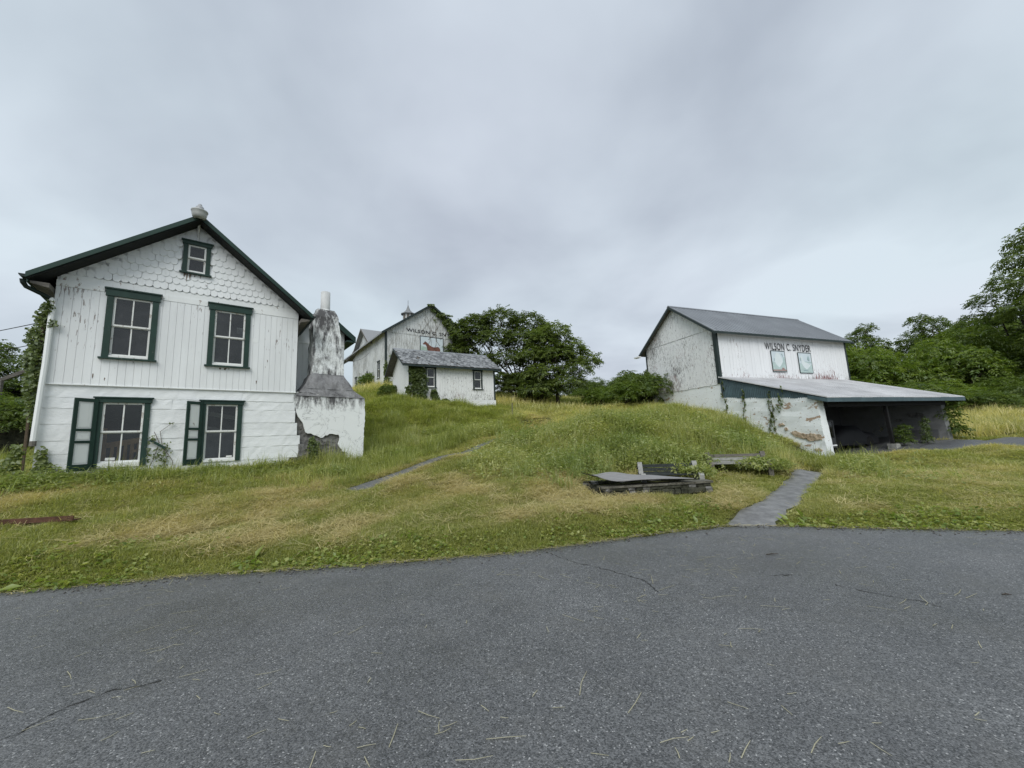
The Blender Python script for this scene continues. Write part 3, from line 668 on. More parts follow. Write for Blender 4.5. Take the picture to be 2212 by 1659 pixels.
# roof
zr = lambda s: 8.58-.83*abs(s-2.72)
for sgn, xe in ((-1,-.37),(1,5.79)):
    H.part(MB().prism([(2.72,8.58),(xe,zr(xe)),(xe,zr(xe)-.11),(2.72,8.465)], -.52, DEPTH+.3), 'roof', M['roof_shingle'])
    H.part(MB().prism([(2.72,8.60),(xe-.02*-sgn,zr(xe)+.012),(xe-.02*-sgn,zr(xe)-.125),(2.72,8.455)], -.555, -.523), 'rake_board', M['green'])
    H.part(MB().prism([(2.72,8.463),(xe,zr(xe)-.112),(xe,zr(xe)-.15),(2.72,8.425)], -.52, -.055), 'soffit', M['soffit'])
    H.part(MB().prism([(xe-.015,zr(xe)-.02),(xe+.015,zr(xe)-.02),(xe+.015,zr(xe)-.2),(xe-.015,zr(xe)-.2)], -.46, DEPTH), 'eave_board', M['green'])
    H.part(MB().prism([(xe-.04*sgn, zr(xe)-.16), (xe-.04*sgn,zr(xe)-.21), ((0 if sgn<0 else WH)+.02*sgn, zr(xe)-.28), ((0 if sgn<0 else WH)+.02*sgn, zr(xe)-.16)], -.44, DEPTH), 'boxed_eave', M['wood_grey'])
    gut = MB(); prof = [(.075*math.cos(a), .075*math.sin(a)) for a in [math.pi+math.pi*i/8 for i in range(9)]]
    gx0 = xe+sgn*.065; gv_ = [(gx0+p[0], y, zr(xe)-.03+p[1]) for y in (-.50, DEPTH) for p in prof]+[(gx0+p[0]*.86, y, zr(xe)-.03+p[1]*.86) for y in (-.50, DEPTH) for p in prof]
    gf = [(i, i+9, i+10, i+1) for i in range(8)]+[(18+i, 18+i+1, 18+i+10, 18+i+9) for i in range(8)]+[tuple(range(8,-1,-1))]
    gut.add(gv_, gf); H.part(gut, 'gutter', M['green_dark'])
H.part(MB().tube([(-.45,-.42,5.88),(-.44,-.40,5.80),(-.40,-.34,5.72),(-.12,-.16,5.60),(-.04,-.11,5.55)], .05, 8), 'gutter_elbow', M['green_dark'])
H.part(MB().tube([(-.05,-.115,5.57),(-.01,-.10,5.50),(.0,-.095,5.38),(.0,-.095,3.9),(-.01,-.10,3.4),(-.03,-.10,2.02)], .055, 8), 'downspout', M['white_trim'])
H.part(MB().tube([(-.03,-.10,2.02),(-.03,-.105,1.90)], .06, 8), 'downspout_foot', M['wood_grey'])
# shutters hanging open at the lower windows
def shutter(xh, z0, z1, w, ang, tilt=0):
    o = MB().box(-w,-w+.075,-.04,0,z0,z1).box(-.075,0,-.04,0,z0,z1).box(-w+.075,-.075,-.04,0,z1-.09,z1).box(-w+.075,-.075,-.04,0,z0,z0+.17).box(-w+.075,-.075,-.04,0,z0+.68,z0+.75).box(-w+.075,-.075,-.04,0,z0+.98,z0+1.05)
    so = H.part(o, 'shutter', M['green']); so.location = (xh, -.06, -H.z0); so.rotation_euler = (0, RAD(tilt), RAD(ang))
    for a, b in ((z0+.175,z0+.675),(z0+.755,z0+.975),(z0+1.055,z1-.095)):
        H.part(MB().box(-w+.08,-.08,-.012,-.004,a,b).box(-w+.105,-.105,-.022,-.012,a+.03,b-.03), 'panel', M['white_trim'], so)
shutter(.955, 1.25, 3.06, .45, 36); shutter(3.07, 1.24, 3.04, .44, 38)
H.part(MB().box(-.2,.2,-.02,.02,-.03,.03), 'broken_slat', M['green']).matrix_local = Matrix.Translation((2.17,-.07,1.86-H.z0)) @ Matrix.Rotation(RAD(36),4,'Y')
# things kept behind the windows
t = thing('wooden_bench', 'varnished slat-back wooden bench stored behind the shuttered window', 'bench', (*L2W(HOUSE, 1.45, .75), .72), HOUSE[2])
for xx in (-.42,): MB().prism([(xx,0),(xx+.10,0),(xx+.04,1.62),(xx-.06,1.62)], -.04, .02).build('post', M['bench_wood'], t)
MB().prism([(-.40,1.08),(.8,1.30),(.8,1.46),(-.40,1.22)], -.03, .01).build('top_rail', M['bench_wood'], t)
for i in range(8): MB().prism([(-.28+i*.13,.55),(-.21+i*.13,.56),(-.21+i*.13,1.13+i*.024),(-.28+i*.13,1.1+i*.024)], -.02, 0).build('slat', M['bench_wood'], t)
MB().prism([(-.40,.50),(.8,.52),(.8,.62),(-.40,.60)], -.3, .05).build('seat', M['bench_wood'], t)
MB().box(.45,.53,-.3,-.22,0,.5).box(-.4,-.32,-.3,-.22,0,.5).build('legs', M['bench_wood'], t)
t = thing('wooden_stool', 'small varnished stool standing by the stored bench', 'stool', (*L2W(HOUSE, 1.72, .52), .72), HOUSE[2])
MB().box(-.12,.12,-.12,.12,.95,1.02).build('seat', M['bench_wood'], t)
for a, b in ((-1,-1),(1,-1),(1,1),(-1,1)): MB().box(a*.09-.02,a*.09+.02,b*.09-.02,b*.09+.02,0,.95).build('leg', M['bench_wood'], t)
t = thing('leaning_board', 'pale board slanting across the inside of the lower right window', 'board', (*L2W(HOUSE, 3.5, .9), 2.62), HOUSE[2])
MB().prism([(-.62,.17),(.75,-.12),(.75,.02),(-.62,.29)], -.02, .02).build('plank', M['wood_pale'], t)
t = thing('dust_sheet', 'grey dust sheet hung behind the lower right window', 'sheet', (*L2W(HOUSE, 3.5, .8), .72), HOUSE[2])
vs = [(-.6+1.2*i/14, .03*math.sin(i*1.3)+.02*math.sin(i*2.9), zz_+(.04*math.sin(i*.5) if zz_ > 1 else 0)-.03*i/14) for zz_ in (0,.8,1.62) for i in range(15)]
MB().add(vs, [(r_*15+i, r_*15+i+1, (r_+1)*15+i+1, (r_+1)*15+i) for r_ in range(2) for i in range(14)]).build('cloth', M['grey_cloth'], t, True)
# yard lamp on the gable
t = thing('yard_lamp', 'grey drum-shaped yard lamp on a bent arm at the house gable', 'lamp', (*L2W(HOUSE, 2.69, -.02), 7.93), HOUSE[2])
MB().tube([(0,-.01,0),(0,-.03,.10),(0,-.06,.34),(0,-.25,.62),(0,-.50,.70)], [.04,.036,.034,.03,.03], 8).build('arm', M['white_metal'], t)
MB().box(-.03,.03,-.03,0,-.05,.22).build('bracket', M['white_metal'], t)
cL = (0,-.58,.50)
sh = MB().lathe([(.085,.0),(.13,-.005),(.165,.03),(.18,.10),(.195,.19),(.205,.20),(.205,.225),(.17,.235),(.10,.24)], cL, 28).build('shade', M['lamp_shade'], t, True)
MB().lathe([(0,.02),(.125,.02),(.15,.09),(.0,.11)], cL, 24).build('lens', M['lamp_shade'], t, True)
MB().lathe([(.105,.236),(.10,.33),(.085,.36),(.055,.37),(.05,.42),(.035,.445),(0,.45)], cL, 20).build('photocell_cap', M['lamp_cap'], t, True)
# rear wing of the house, seen either side of the chimney
A = Bld('house_wing', 'white boarded rear wing with a small green eave behind the cracked chimney', 'house', HOUSE, 1.0)
TA = [(5.48,6.0),(6.62,6.93),(7.52,6.18)]
A.part(wall(5.48, 7.52, .9, TA, [], 2.0, 2.15), 'wall', M['white_trim'])
boards(A, 'siding_board', M['white_board'], 5.48, 7.52, 12, 1.2, TA, [], 1.965, 1.998)
A.part(MB().box(7.37,7.519,2.151,6.5,.9,6.1), 'side_wall', M['white_trim'])
A.bit('trim_board', M['white_trim'], 5.48, 7.52, 1.945, 1.963, 5.62, 5.70)
for sgn, xe in ((-1,5.5),(1,7.86)):
    A.part(MB().prism([(6.62,7.03),(xe,7.03-.83*abs(xe-6.62)),(xe,6.93-.83*abs(xe-6.62)),(6.62,6.93)], 1.62, 6.5), 'roof', M['roof_shingle'])
    A.part(MB().prism([(6.62,7.05),(xe+.01*sgn,7.05-.83*abs(xe-6.62)),(xe+.01*sgn,6.80-.83*abs(xe-6.62)),(6.62,6.80)], 1.585, 1.618), 'rake_board', M['green'])
A.part(MB().prism([(7.86,5.87),(7.525,5.87),(7.525,5.80),(7.84,5.78)], 1.62, 6.4), 'boxed_eave', M['green'])

# ------------------------------------------------------------------ the cracked chimney
C_ = Bld('chimney', 'cracked white plastered chimney with sooty shoulders and broken grey foot', 'chimney', HOUSE, .8)
def rock(mb, x0, x1, y0, y1, z0, z1, n=(8,5,8), amp=.03):
    """box with a lumpy surface"""
    nx_, ny_, nz_ = n; 
    def face(fn, a, b):
        vs = []; 
        for i in range(a+1):
            for j in range(b+1):
                p = Vector(fn(i/a, j/b)); q = p*3.1
                e1 = math.sin(q.x*2.1+q.z*1.7)+math.sin(q.y*2.7-q.z*2.3+q.x)+.6*math.sin(q.z*5.1+q.x*4.3)
                c0 = Vector(((x0+x1)/2, (y0+y1)/2, p.z)); dd = (p-c0).normalized(); vs.append(tuple(p+dd*e1*amp))
        mb.add(vs, [(i*(b+1)+j, i*(b+1)+j+1, (i+1)*(b+1)+j+1, (i+1)*(b+1)+j) for i in range(a) for j in range(b)])
    face(lambda u,v:(x0+(x1-x0)*(1-u),y0,z0+(z1-z0)*v), nx_, nz_); face(lambda u,v:(x0+(x1-x0)*u,y1,z0+(z1-z0)*v), nx_, nz_)
    face(lambda u,v:(x0,y0+(y1-y0)*u,z0+(z1-z0)*v), ny_, nz_); face(lambda u,v:(x1,y0+(y1-y0)*(1-u),z0+(z1-z0)*v), ny_, nz_)
    face(lambda u,v:(x0+(x1-x0)*(1-u),y0+(y1-y0)*v,z1), nx_, ny_)
    return mb
C_.part(rock(MB(), 5.52, 7.60, .10, 1.6, .5, 3.30, (18,10,22), .02), 'rubble_core', M['rubble'], smooth=True)
PL = [(5.49,3.46),(5.43,3.24),(5.48,2.94),(5.57,2.63),(5.72,2.42),(5.79,2.17),(5.81,2.10),(5.98,2.06),(6.29,1.90),(6.64,2.03),(6.86,1.99),(6.89,1.80),(6.85,1.67),(6.99,1.41),(7.11,1.37),(7.07,1.09),(7.12,.80),(7.62,.80),(7.68,1.47),(7.77,2.47),(7.73,3.25),(7.64,3.36)]
def ragged(P, step=.07, amp=.014):
    out = []
    for (a, b) in zip(P, P[1:]+P[:1]):
        k = max(1, int(math.hypot(b[0]-a[0], b[1]-a[1])/step))
        for t in range(k): out.append((a[0]+(b[0]-a[0])*t/k+(random.gauss(0,amp) if t else 0), a[1]+(b[1]-a[1])*t/k+(random.gauss(0,amp) if t else 0)))
    return out
C_.part(MB().prism(ragged(PL), .0, .075), 'plaster_face', M['chim'])
C_.part(MB().hexa([(7.625,.001,.5),(7.70,.001,.5),(7.70,1.66,.5),(7.625,1.66,.5)], [(7.63,.001,3.3),(7.745,.001,3.3),(7.745,1.66,3.3),(7.63,1.66,3.3)]), 'plaster_side', M['chim'])
for p0, p1 in (((5.36,.95),(5.92,1.30)), ((5.62,1.28),(5.95,1.72)), ((5.95,.9),(6.35,1.35))):
    C_.part(rock(MB(), p0[0], p1[0], -.03, .3, p0[1], p1[1], (6,4,5), .022), 'stone', M['rubble'], smooth=True)
# loose plaster flakes and the sooty apron
sh_lo = [(5.50,-.012,3.33),(7.72,-.012,3.30),(7.72,1.6,3.30),(5.50,1.6,3.33)]; sh_md = [(5.70,.04,3.60),(7.38,.04,3.58),(7.38,1.35,3.58),(5.70,1.35,3.60)]; sh_hi = [(5.99,.22,4.16),(7.07,.22,4.14),(7.07,1.02,4.14),(5.99,1.02,4.16)]
def lump(lo, hi, nu=10, nv=6, amp=.012):
    mb = MB()
    for e_ in range(4):
        a, b, c, d = [Vector(q) for q in (lo[e_], lo[(e_+1)%4], hi[(e_+1)%4], hi[e_])]; vs = []
        for j in range(nv+1):
            for i in range(nu+1):
                p = (a.lerp(b, i/nu)).lerp(d.lerp(c, i/nu), j/nv); q = p*5
                s_ = math.sin(q.x*1.9+q.z*1.3)+math.sin(q.z*3.1-q.y*2)+math.sin(q.x*4.1+q.y*3.3+q.z*2.2)*.6
                ctr = Vector(((lo[0][0]+lo[1][0])/2, (lo[0][1]+lo[2][1])/2, p.z)); vs.append(tuple(p+(p-ctr).normalized()*s_*amp))
        mb.add(vs, [(j*(nu+1)+i, j*(nu+1)+i+1, (j+1)*(nu+1)+i+1, (j+1)*(nu+1)+i) for j in range(nv) for i in range(nu)])
    mb.add(hi, [(0,1,2,3)]); return mb
s1 = lump(sh_lo, sh_md, 14, 4, .014); s2 = lump(sh_md, sh_hi, 12, 6, .014); s1.add(s2.v, s2.f)
C_.part(s1, 'shoulder', M['soot'], smooth=True)
st_hi = [(6.01,.30,6.29),(6.86,.30,6.29),(6.86,.93,6.29),(6.01,.93,6.29)]; st_tp = [(6.16,.40,6.60),(6.74,.40,6.60),(6.74,.86,6.60),(6.16,.86,6.60)]
s1 = lump([(6.0,.225,4.13),(7.06,.225,4.13),(7.06,1.0,4.13),(6.0,1.0,4.13)], st_hi, 12, 22, .011); s2 = lump(st_hi, st_tp, 12, 4, .010); s1.add(s2.v, s2.f)
C_.part(s1, 'stack', M['chim'], smooth=True)
fl_ = C_.part(MB().lathe([(.165,0),(.16,.78),(.135,.78),(.135,.1)], (6.46,.63,6.56), 24), 'flue_pipe', M['flue'], smooth=True)
C_.part(MB().lathe([(.25,0),(.21,.05),(.16,.08)], (6.46,.63,6.58), 20), 'mortar_collar', M['flue'], smooth=True)

# ------------------------------------------------------------------ the barn with the carport
R_ = Bld('bank_barn', 'peeling white barn with grey steel roof, painted hen panels and open carport', 'barn', BARN, .3)
LB, DB, EZ, PZ = 10.95, 5.4, 6.98, 9.0
GT = [(0, EZ), (2.7, PZ), (DB, EZ)]
# stone foot: gable side with the low opening, carport back wall
R_.part(wall(0, DB, .3, [(0,3.97),(DB,3.97)], [(4.15,5.0,2.3,3.62)], .0, .4, 'y'), 'stone_wall', M['stucco_wall'])
R_.part(MB().box(.401,LB,.0,.35,.2,4.28), 'carport_back_wall', M['garage_shade'])
R_.part(MB().box(LB-.4,LB-.001,.351,DB,.5,3.97).box(.4,LB-.4,DB-.4,DB-.001,.5,3.97).box(.401,LB-.4,.36,DB-.4,3.7,3.9), 'rear_walls', M['garage_shade'])
R_.part(wall(0, DB, 3.97, GT, [], .0, .1, 'y'), 'gable_wall', M['old_board'])
R_.part(MB().box(.101,LB,.0,.1,4.285,EZ), 'front_wall', M['old_board'])
R_.part(MB().box(.1,LB-.1,DB-.1,DB,3.97,EZ).prismx(GT+[(DB,3.97),(0.0,3.97)], LB-.099, LB-.001), 'rear_boards', M['old_board'])
boards(R_, 'siding_board', M['barn_gable'], .005, DB, 25, 3.96, [(0,EZ-.02),(DB,EZ-.02)], [], -.03, -.001, 'y', gap=.012, jit=.012, zjit=.015)
boards(R_, 'gable_board', M['barn_gable'], .005, DB, 25, EZ, [(0,EZ-.02),(2.7,PZ-.03),(DB,EZ-.02)], [], -.045, -.001, 'y', gap=.012, jit=.01, zjit=.006)
boards(R_, 'siding_board', M['barn_front'], .13, LB-.12, 46, 4.33, [(0,EZ-.05),(LB,EZ-.05)], [], -.03, -.001, gap=.009, jit=.009, zjit=.006)
R_.bit('corner_board', M['trim_dark'], -.05, .125, -.05, -.031, 3.98, EZ-.02); R_.bit('corner_board', M['trim_dark'], -.052, -.032, -.03, .14, 3.98, EZ-.02)
R_.bit('corner_board', M['trim_dark'], LB-.115, LB+.02, -.05, -.031, 4.36, EZ-.03); R_.bit('corner_board', M['trim_dark'], -.052, -.032, DB-.1, DB+.02, 3.98, EZ-.02)
# steel roof in sheets with raised seams
zr2 = lambda y: 9.09-.782*abs(y-2.7)
nsh = 13; x0r, x1r = -.36, LB+.33
for i in range(nsh):
    a, b = x0r+(x1r-x0r)*i/nsh, x0r+(x1r-x0r)*(i+1)/nsh; dz = random.uniform(0,.006)
    for sgn, ye in ((-1,-.34),(1,DB+.34)):
        mb = MB().prismx([(2.7,9.09+dz),(ye,zr2(ye)+dz),(ye,zr2(ye)-.03+dz),(2.7,9.06+dz)], a+.001, b-.001)
        for q in (.02,.36,.68):
            xx = a+(b-a)*q; mb.prismx([(2.7,9.115+dz),(ye,zr2(ye)+.025+dz),(ye,zr2(ye)+.001+dz),(2.7,9.091+dz)], xx, xx+.035)
        R_.part(mb, 'roof_sheet', M['roof_steel'])
R_.part(MB().prismx([(2.58,9.03),(2.7,9.135),(2.82,9.03),(2.7,9.10)], x0r-.01, x1r+.01), 'ridge_cap', M['roof_steel'])
for sgn, ye in ((-1,-.34),(1,DB+.34)):
    R_.part(MB().prismx([(2.7,9.055),(ye,zr2(ye)-.035),(ye,zr2(ye)-.19),(2.7,8.90)], x0r, x0r+.03), 'rake_board', M['trim_dark'])
    R_.part(MB().prismx([(2.7,9.05),(ye,zr2(ye)-.04),(ye,zr2(ye)-.075),(2.7,9.015)], x0r+.031, x1r-.02), 'roof_deck', M['wood_grey'])
    R_.part(MB().prismx([(2.7,9.055),(ye,zr2(ye)-.035),(ye,zr2(ye)-.19),(2.7,8.90)], x1r-.03, x1r), 'rake_board', M['trim_dark'])
R_.part(MB().box(x0r,x1r,-.37,-.342,6.60,6.72), 'eave_board', M['trim_dark'])
R_.part(MB().box(-.62,-.38,DB+.05,DB+.5,6.52,6.60), 'gutter_end', M['white_metal'])
R_.bit('hook', M['black'], -.16, -.053, .16, .19, 6.05, 6.08)
lettering(R_, 'WILSON C. SNYDER', 3.63, 7.52, 5.96, 6.36, -.062, bold=.004)
# painted hen panels
M['pn_sky'] = plain('pn_sky', (.55,.62,.65), .7, .06, 2); M['pn_grass'] = plain('pn_grass', (.42,.52,.50), .7, .12, 4); M['pn_hen'] = plain('pn_hen', (.63,.69,.69), .7, .05, 3)
M['pn_dark'] = plain('pn_dark', (.30,.39,.40), .7, .2, 5); M['pn_red'] = plain('pn_red', (.32,.22,.20), .7, .15, 5); M['pn_hill'] = plain('pn_hill', (.38,.49,.47), .7, .1, 5)
def panel(x0, x1, z0, z1, hen):
    w, h = x1-x0, z1-z0; y = -.052
    p = R_.part(MB().box(x0,x1,y-.02,y,z0,z1), 'painted_panel', M['pn_sky'])
    R_.part(MB().box(x0-.022,x0-.001,y-.032,y+.002,z0-.02,z1+.025).box(x1+.001,x1+.02,y-.032,y+.002,z0-.03,z1+.035).box(x0,x1,y-.032,y+.002,z1+.001,z1+.035).box(x0,x1,y-.032,y+.002,z0-.03,z0-.001), 'frame', M['trim_dark'], p)
    def sh_(poly, name, mat, k): R_.part(MB().prism([(x0+w*a, z0+h*b) for a, b in poly], y-.021-.0015*k, y-.0195-.0015*k), name, M[mat], p)
    sh_([(0,0),(1,0),(1,.42),(.7,.46),(.4,.40),(0,.50)], 'painted_grass', 'pn_grass', 1)
    if hen == 0:
        sh_([(.82,.42),(.97,.42),(.97,.72),(.85,.72)], 'painted_silo', 'pn_hill', 2)
        sh_([(.12,.50),(.28,.52),(.30,.66),(.16,.64)], 'painted_bush', 'pn_dark', 2)
        sh_([(.5,.20),(.42,.24),(.33,.30),(.24,.40),(.20,.52),(.22,.66),(.30,.80),(.36,.90),(.46,.94),(.56,.93),(.64,.84),(.72,.70),(.78,.58),(.76,.44),(.66,.32),(.56,.24)], 'painted_hen', 'pn_hen', 3)
        sh_([(.72,.86),(.80,.90),(.84,.84),(.86,.72),(.82,.72),(.79,.82)], 'painted_bird', 'pn_dark', 4)
        sh_([(0,.02),(1,.02),(1,.08),(.86,.12),(.84,.18),(.68,.18),(.66,.10),(0,.08)], 'painted_fence', 'pn_red', 4)
    else:
        sh_([(.40,.50),(1,.50),(1,.56),(.44,.57)], 'painted_hedge', 'pn_hill', 2)
        sh_([(.66,.66),(.74,.60),(.84,.60),(.86,.76),(.80,.86),(.74,.84),(.68,.78)], 'painted_tree', 'pn_dark', 2); sh_([(.10,.60),(.16,.60),(.16,.76),(.10,.74)], 'painted_tree', 'pn_dark', 2)
        sh_([(.48,.18),(.36,.26),(.26,.36),(.20,.48),(.22,.62),(.16,.78),(.18,.86),(.28,.86),(.32,.78),(.36,.62),(.46,.54),(.62,.52),(.80,.42),(.92,.44),(.82,.34),(.70,.26),(.58,.18)], 'painted_hen', 'pn_hen', 3)
        sh_([(.28,.08),(.62,.08),(.62,.14),(.28,.14)], 'painted_trough', 'pn_dark', 4)
panel(4.03, 5.13, 4.72, 5.88, 0); panel(6.30, 7.42, 4.69, 5.86, 1)
# carport: side wall, corrugated infill, roof, posts
def rough_wall(u0, u1, top, z0, d0, d1, axis='y', step=.18, amp=.02, batter=0):
    """whitewashed rubble wall with an uneven face"""
    n_u = max(2, int((u1-u0)/step)); n_z = 14; vs = []; fs = []
    for face_, d in ((0, d0), (1, d1)):
        b = len(vs)
        for j in range(n_z+1):
            for i in range(n_u+1):
                u = u0+(u1-u0)*i/n_u; zt_ = interp(top, u); z = z0+(zt_-z0)*j/n_z
                e_ = (math.sin(u*5.1+z*2.3)+math.sin(u*2.7-z*6.1)+math.sin(z*11+u*1.3)*.7+random.gauss(0,.5))*amp*.5
                uu_ = u+(batter*(1-j/n_z) if i == 0 else 0)
                dd = d+(e_ if face_ == 0 else -e_); vs.append((dd, uu_, z) if axis == 'y' else (uu_, dd, z))
        for j in range(n_z):
            for i in range(n_u):
                a = b+j*(n_u+1)+i; q = (a, a+1, a+n_u+2, a+n_u+1); fs.append(q if face_ else q[::-1])
    N = (n_u+1)*(n_z+1)
    for j in range(n_z):
        a = j*(n_u+1); fs += [(a, a+n_u+1, a+n_u+1+N, a+N)]; a += n_u; fs += [(a, a+N, a+n_u+1+N, a+n_u+1)]
    for i in range(n_u): a = n_z*(n_u+1)+i; fs.append((a, a+1, a+1+N, a+N))
    return MB().add(vs, fs)
sidetop = [(-4.62,2.72),(0,3.24)]
R_.part(rough_wall(-4.45, -.005, sidetop, .0, -.05, .36, batter=-.16), 'carport_side_wall', M['stucco_wall'])
R_.part(rough_wall(-4.42, -.005, [(-4.6,2.62),(0,3.2)], .2, 9.38, 9.74, batter=-.1), 'carport_side_wall', M['carport_half_shade'])
roofz = lambda y: 4.30+(4.30-2.72)/4.9*y
cv = []; cf = []; nn_ = 200
for i in range(nn_+1):
    y = -4.62+4.6*i/nn_; d = -.055+.014*math.sin(i*math.pi*2/4.0*1.0+.6)
    cv += [(d, y, interp(sidetop, y)-.03), (d, y, roofz(y)-.05)]
    if i: cf.append((2*i-2, 2*i-1, 2*i+1, 2*i))
R_.part(MB().add(cv, cf), 'corrugated_panel', M['green_blue'])
nsh = 14
for i in range(nsh):
    a, b = -.16+10.68*i/nsh, -.16+10.68*(i+1)/nsh; dz = random.uniform(0,.012); mb = MB()
    e0 = -4.9-random.uniform(0,.04)
    mb.prismx([(-.03,roofz(0)+dz+.02),(e0,roofz(e0)+dz),(e0,roofz(e0)-.025+dz),(-.03,roofz(0)-.01+dz)], a+.003, b-.003)
    for q in (.0,.25,.5,.75): xx = a+.004+(b-a)*q; mb.prismx([(-.03,roofz(0)+dz+.045),(e0,roofz(e0)+.025+dz),(e0,roofz(e0)+.001+dz),(-.03,roofz(0)+.021+dz)], xx, xx+.03)
    R_.part(mb, 'carport_roof_sheet', M['roof_pale'])
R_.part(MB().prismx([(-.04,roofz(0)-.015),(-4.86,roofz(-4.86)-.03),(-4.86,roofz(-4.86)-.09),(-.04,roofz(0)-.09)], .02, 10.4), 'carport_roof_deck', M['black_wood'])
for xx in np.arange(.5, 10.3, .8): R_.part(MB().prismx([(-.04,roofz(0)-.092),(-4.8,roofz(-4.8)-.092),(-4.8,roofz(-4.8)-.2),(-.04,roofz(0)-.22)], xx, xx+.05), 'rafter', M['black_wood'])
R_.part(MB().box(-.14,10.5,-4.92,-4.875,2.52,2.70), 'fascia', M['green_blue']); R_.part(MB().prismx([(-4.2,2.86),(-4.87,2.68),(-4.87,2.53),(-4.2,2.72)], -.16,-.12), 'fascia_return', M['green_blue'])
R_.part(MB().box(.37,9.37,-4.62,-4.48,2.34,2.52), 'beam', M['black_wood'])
R_.part(MB().hexa([(4.50,-4.60,.55),(4.62,-4.60,.55),(4.62,-4.48,.55),(4.50,-4.48,.55)], [(4.40,-4.60,2.34),(4.52,-4.60,2.34),(4.52,-4.48,2.34),(4.40,-4.48,2.34)]), 'post', M['black_wood'])
R_.part(rock(MB(), 4.40,4.72,-4.72,-4.40,.42,.66,(4,4,3),.012), 'post_base', M['concrete'], smooth=True)
# wall damage and boards inside the carport
for P in ([(0,0),(.5,.06),(.62,.25),(.2,.3),(-.05,.2)], [(.8,-.1),(1.05,-.16),(1.2,-.05),(.95,.02)]):
    R_.part(MB().prismx([(-3.7+a, 1.75+b) for a, b in P], 9.335, 9.355), 'bare_patch', M['rubble'])
R_.part(MB().prismx([(-4.2,.66),(-2.6,.66),(-2.6,1.12),(-4.2,1.16)], 9.29, 9.33), 'leaning_panel', M['garage_shade'])
for P in ([(-3.25,1.36),(-3.5,1.42),(-3.7,1.30),(-3.95,1.26),(-4.2,1.28),(-4.44,1.22),(-4.47,1.02),(-4.25,1.0),(-4.0,.96),(-3.8,1.08),(-3.6,1.12),(-3.4,1.2)], [(-2.75,1.72),(-2.95,1.78),(-3.05,1.68),(-2.85,1.62)], [(-3.0,1.52),(-3.1,1.58),(-3.16,1.46),(-3.05,1.42)], [(-2.35,1.3),(-2.5,1.36),(-2.56,1.26),(-2.4,1.2)], [(-4.1,.62),(-4.3,.7),(-4.42,.6),(-4.2,.52)]):
    R_.part(MB().prismx(ragged(P, .05, .018), -.088, -.04), 'bare_plaster', M['tan_plaster'])
# vehicles under the carport
cw = L2W(BARN, 1.25, -3.2); t = thing('utility_cart', 'small black boxy cart with glazed rear frame behind the carport wall', 'cart', (*cw, h1(*cw)+.045), BARN[2])
MB().box(-.55,.45,-.75,.9,.32,.75).build('body', M['vehicle'], t)
MB().box(-.55,-.49,-.75,-.69,.75,1.5).box(.39,.45,-.75,-.69,.75,1.5).box(-.49,.39,-.75,-.69,1.44,1.5).box(-.55,.45,-.69,.9,1.44,1.5).build('cab_frame', M['vehicle'], t)
MB().box(-.48,.38,-.725,-.715,.78,1.43).build('window', M['glass'], t); MB().box(-.5,.4,-.80,-.75,.40,.46).build('bumper', M['white_metal'], t)
for a, b in ((.52,-.45),(.52,.5),(-.62,-.45),(-.62,.5)):
    w_ = MB().lathe([(.0,-.06),(.2,-.06),(.26,-.04),(.26,.04),(.2,.06),(0,.06)], n=20).build('wheel', M['tyre'], t, True); w_.location = (a,b,.26); w_.rotation_euler = (0,RAD(90),0)
    MB().lathe([(0,-.075),(.13,-.07),(.14,-.062)], n=16).build('hub', M['white_metal'], w_); MB().lathe([(0,.075),(.13,.07),(.14,.062)], n=16).build('hub', M['white_metal'], w_)
cw = L2W(BARN, 4.6, -2.2); t = thing('covered_car', 'low car hidden under a black cover in the carport', 'car', (*cw, h1(*cw)+.045), BARN[2])
pr = [(-2.0,.25),(-2.02,.62),(-1.7,.74),(-.95,.80),(-.45,1.12),(.1,1.2),(.75,1.15),(1.3,.86),(1.9,.78),(2.05,.6),(2.05,.25)]; vs = []
for j, (yy_, k_) in enumerate(((-.86,.0),(-.84,.62),(-.66,.95),(0,1.0),(.66,.95),(.84,.62),(.86,.0))):
    vs += [(x+random.gauss(0,.012), yy_, .22+(z-.22)*(k_ if k_ else 0)+random.gauss(0,.008)) for x, z in pr]
MB().add(vs, [(j*11+i, (j+1)*11+i, (j+1)*11+i+1, j*11+i+1) for j in range(6) for i in range(10)]).build('cover', M['tarp'], t, True)
for a, b in ((-1.25,-.8),(1.3,-.8),(-1.25,.8),(1.3,.8)):
    w_ = MB().lathe([(0,-.08),(.22,-.08),(.3,-.05),(.3,.05),(.22,.08),(0,.08)], n=18).build('wheel', M['tyre'], t, True); w_.location = (a,b,.3); w_.rotation_euler = (RAD(90),0,0)
cw = L2W(BARN, .6, -.06); t = thing('rope_loop', 'dark rope loop hanging on the dim carport wall', 'rope', (cw[0], cw[1], 1.65), BARN[2])
MB().tube([(0,0,.35),(0,-.02,.28),(-.08,-.02,.12),(-.07,-.02,.02),(0,-.02,-.02),(.07,-.02,.02),(.08,-.02,.12),(0,-.02,.28)], .02, 6).build('loop', M['black'], t)

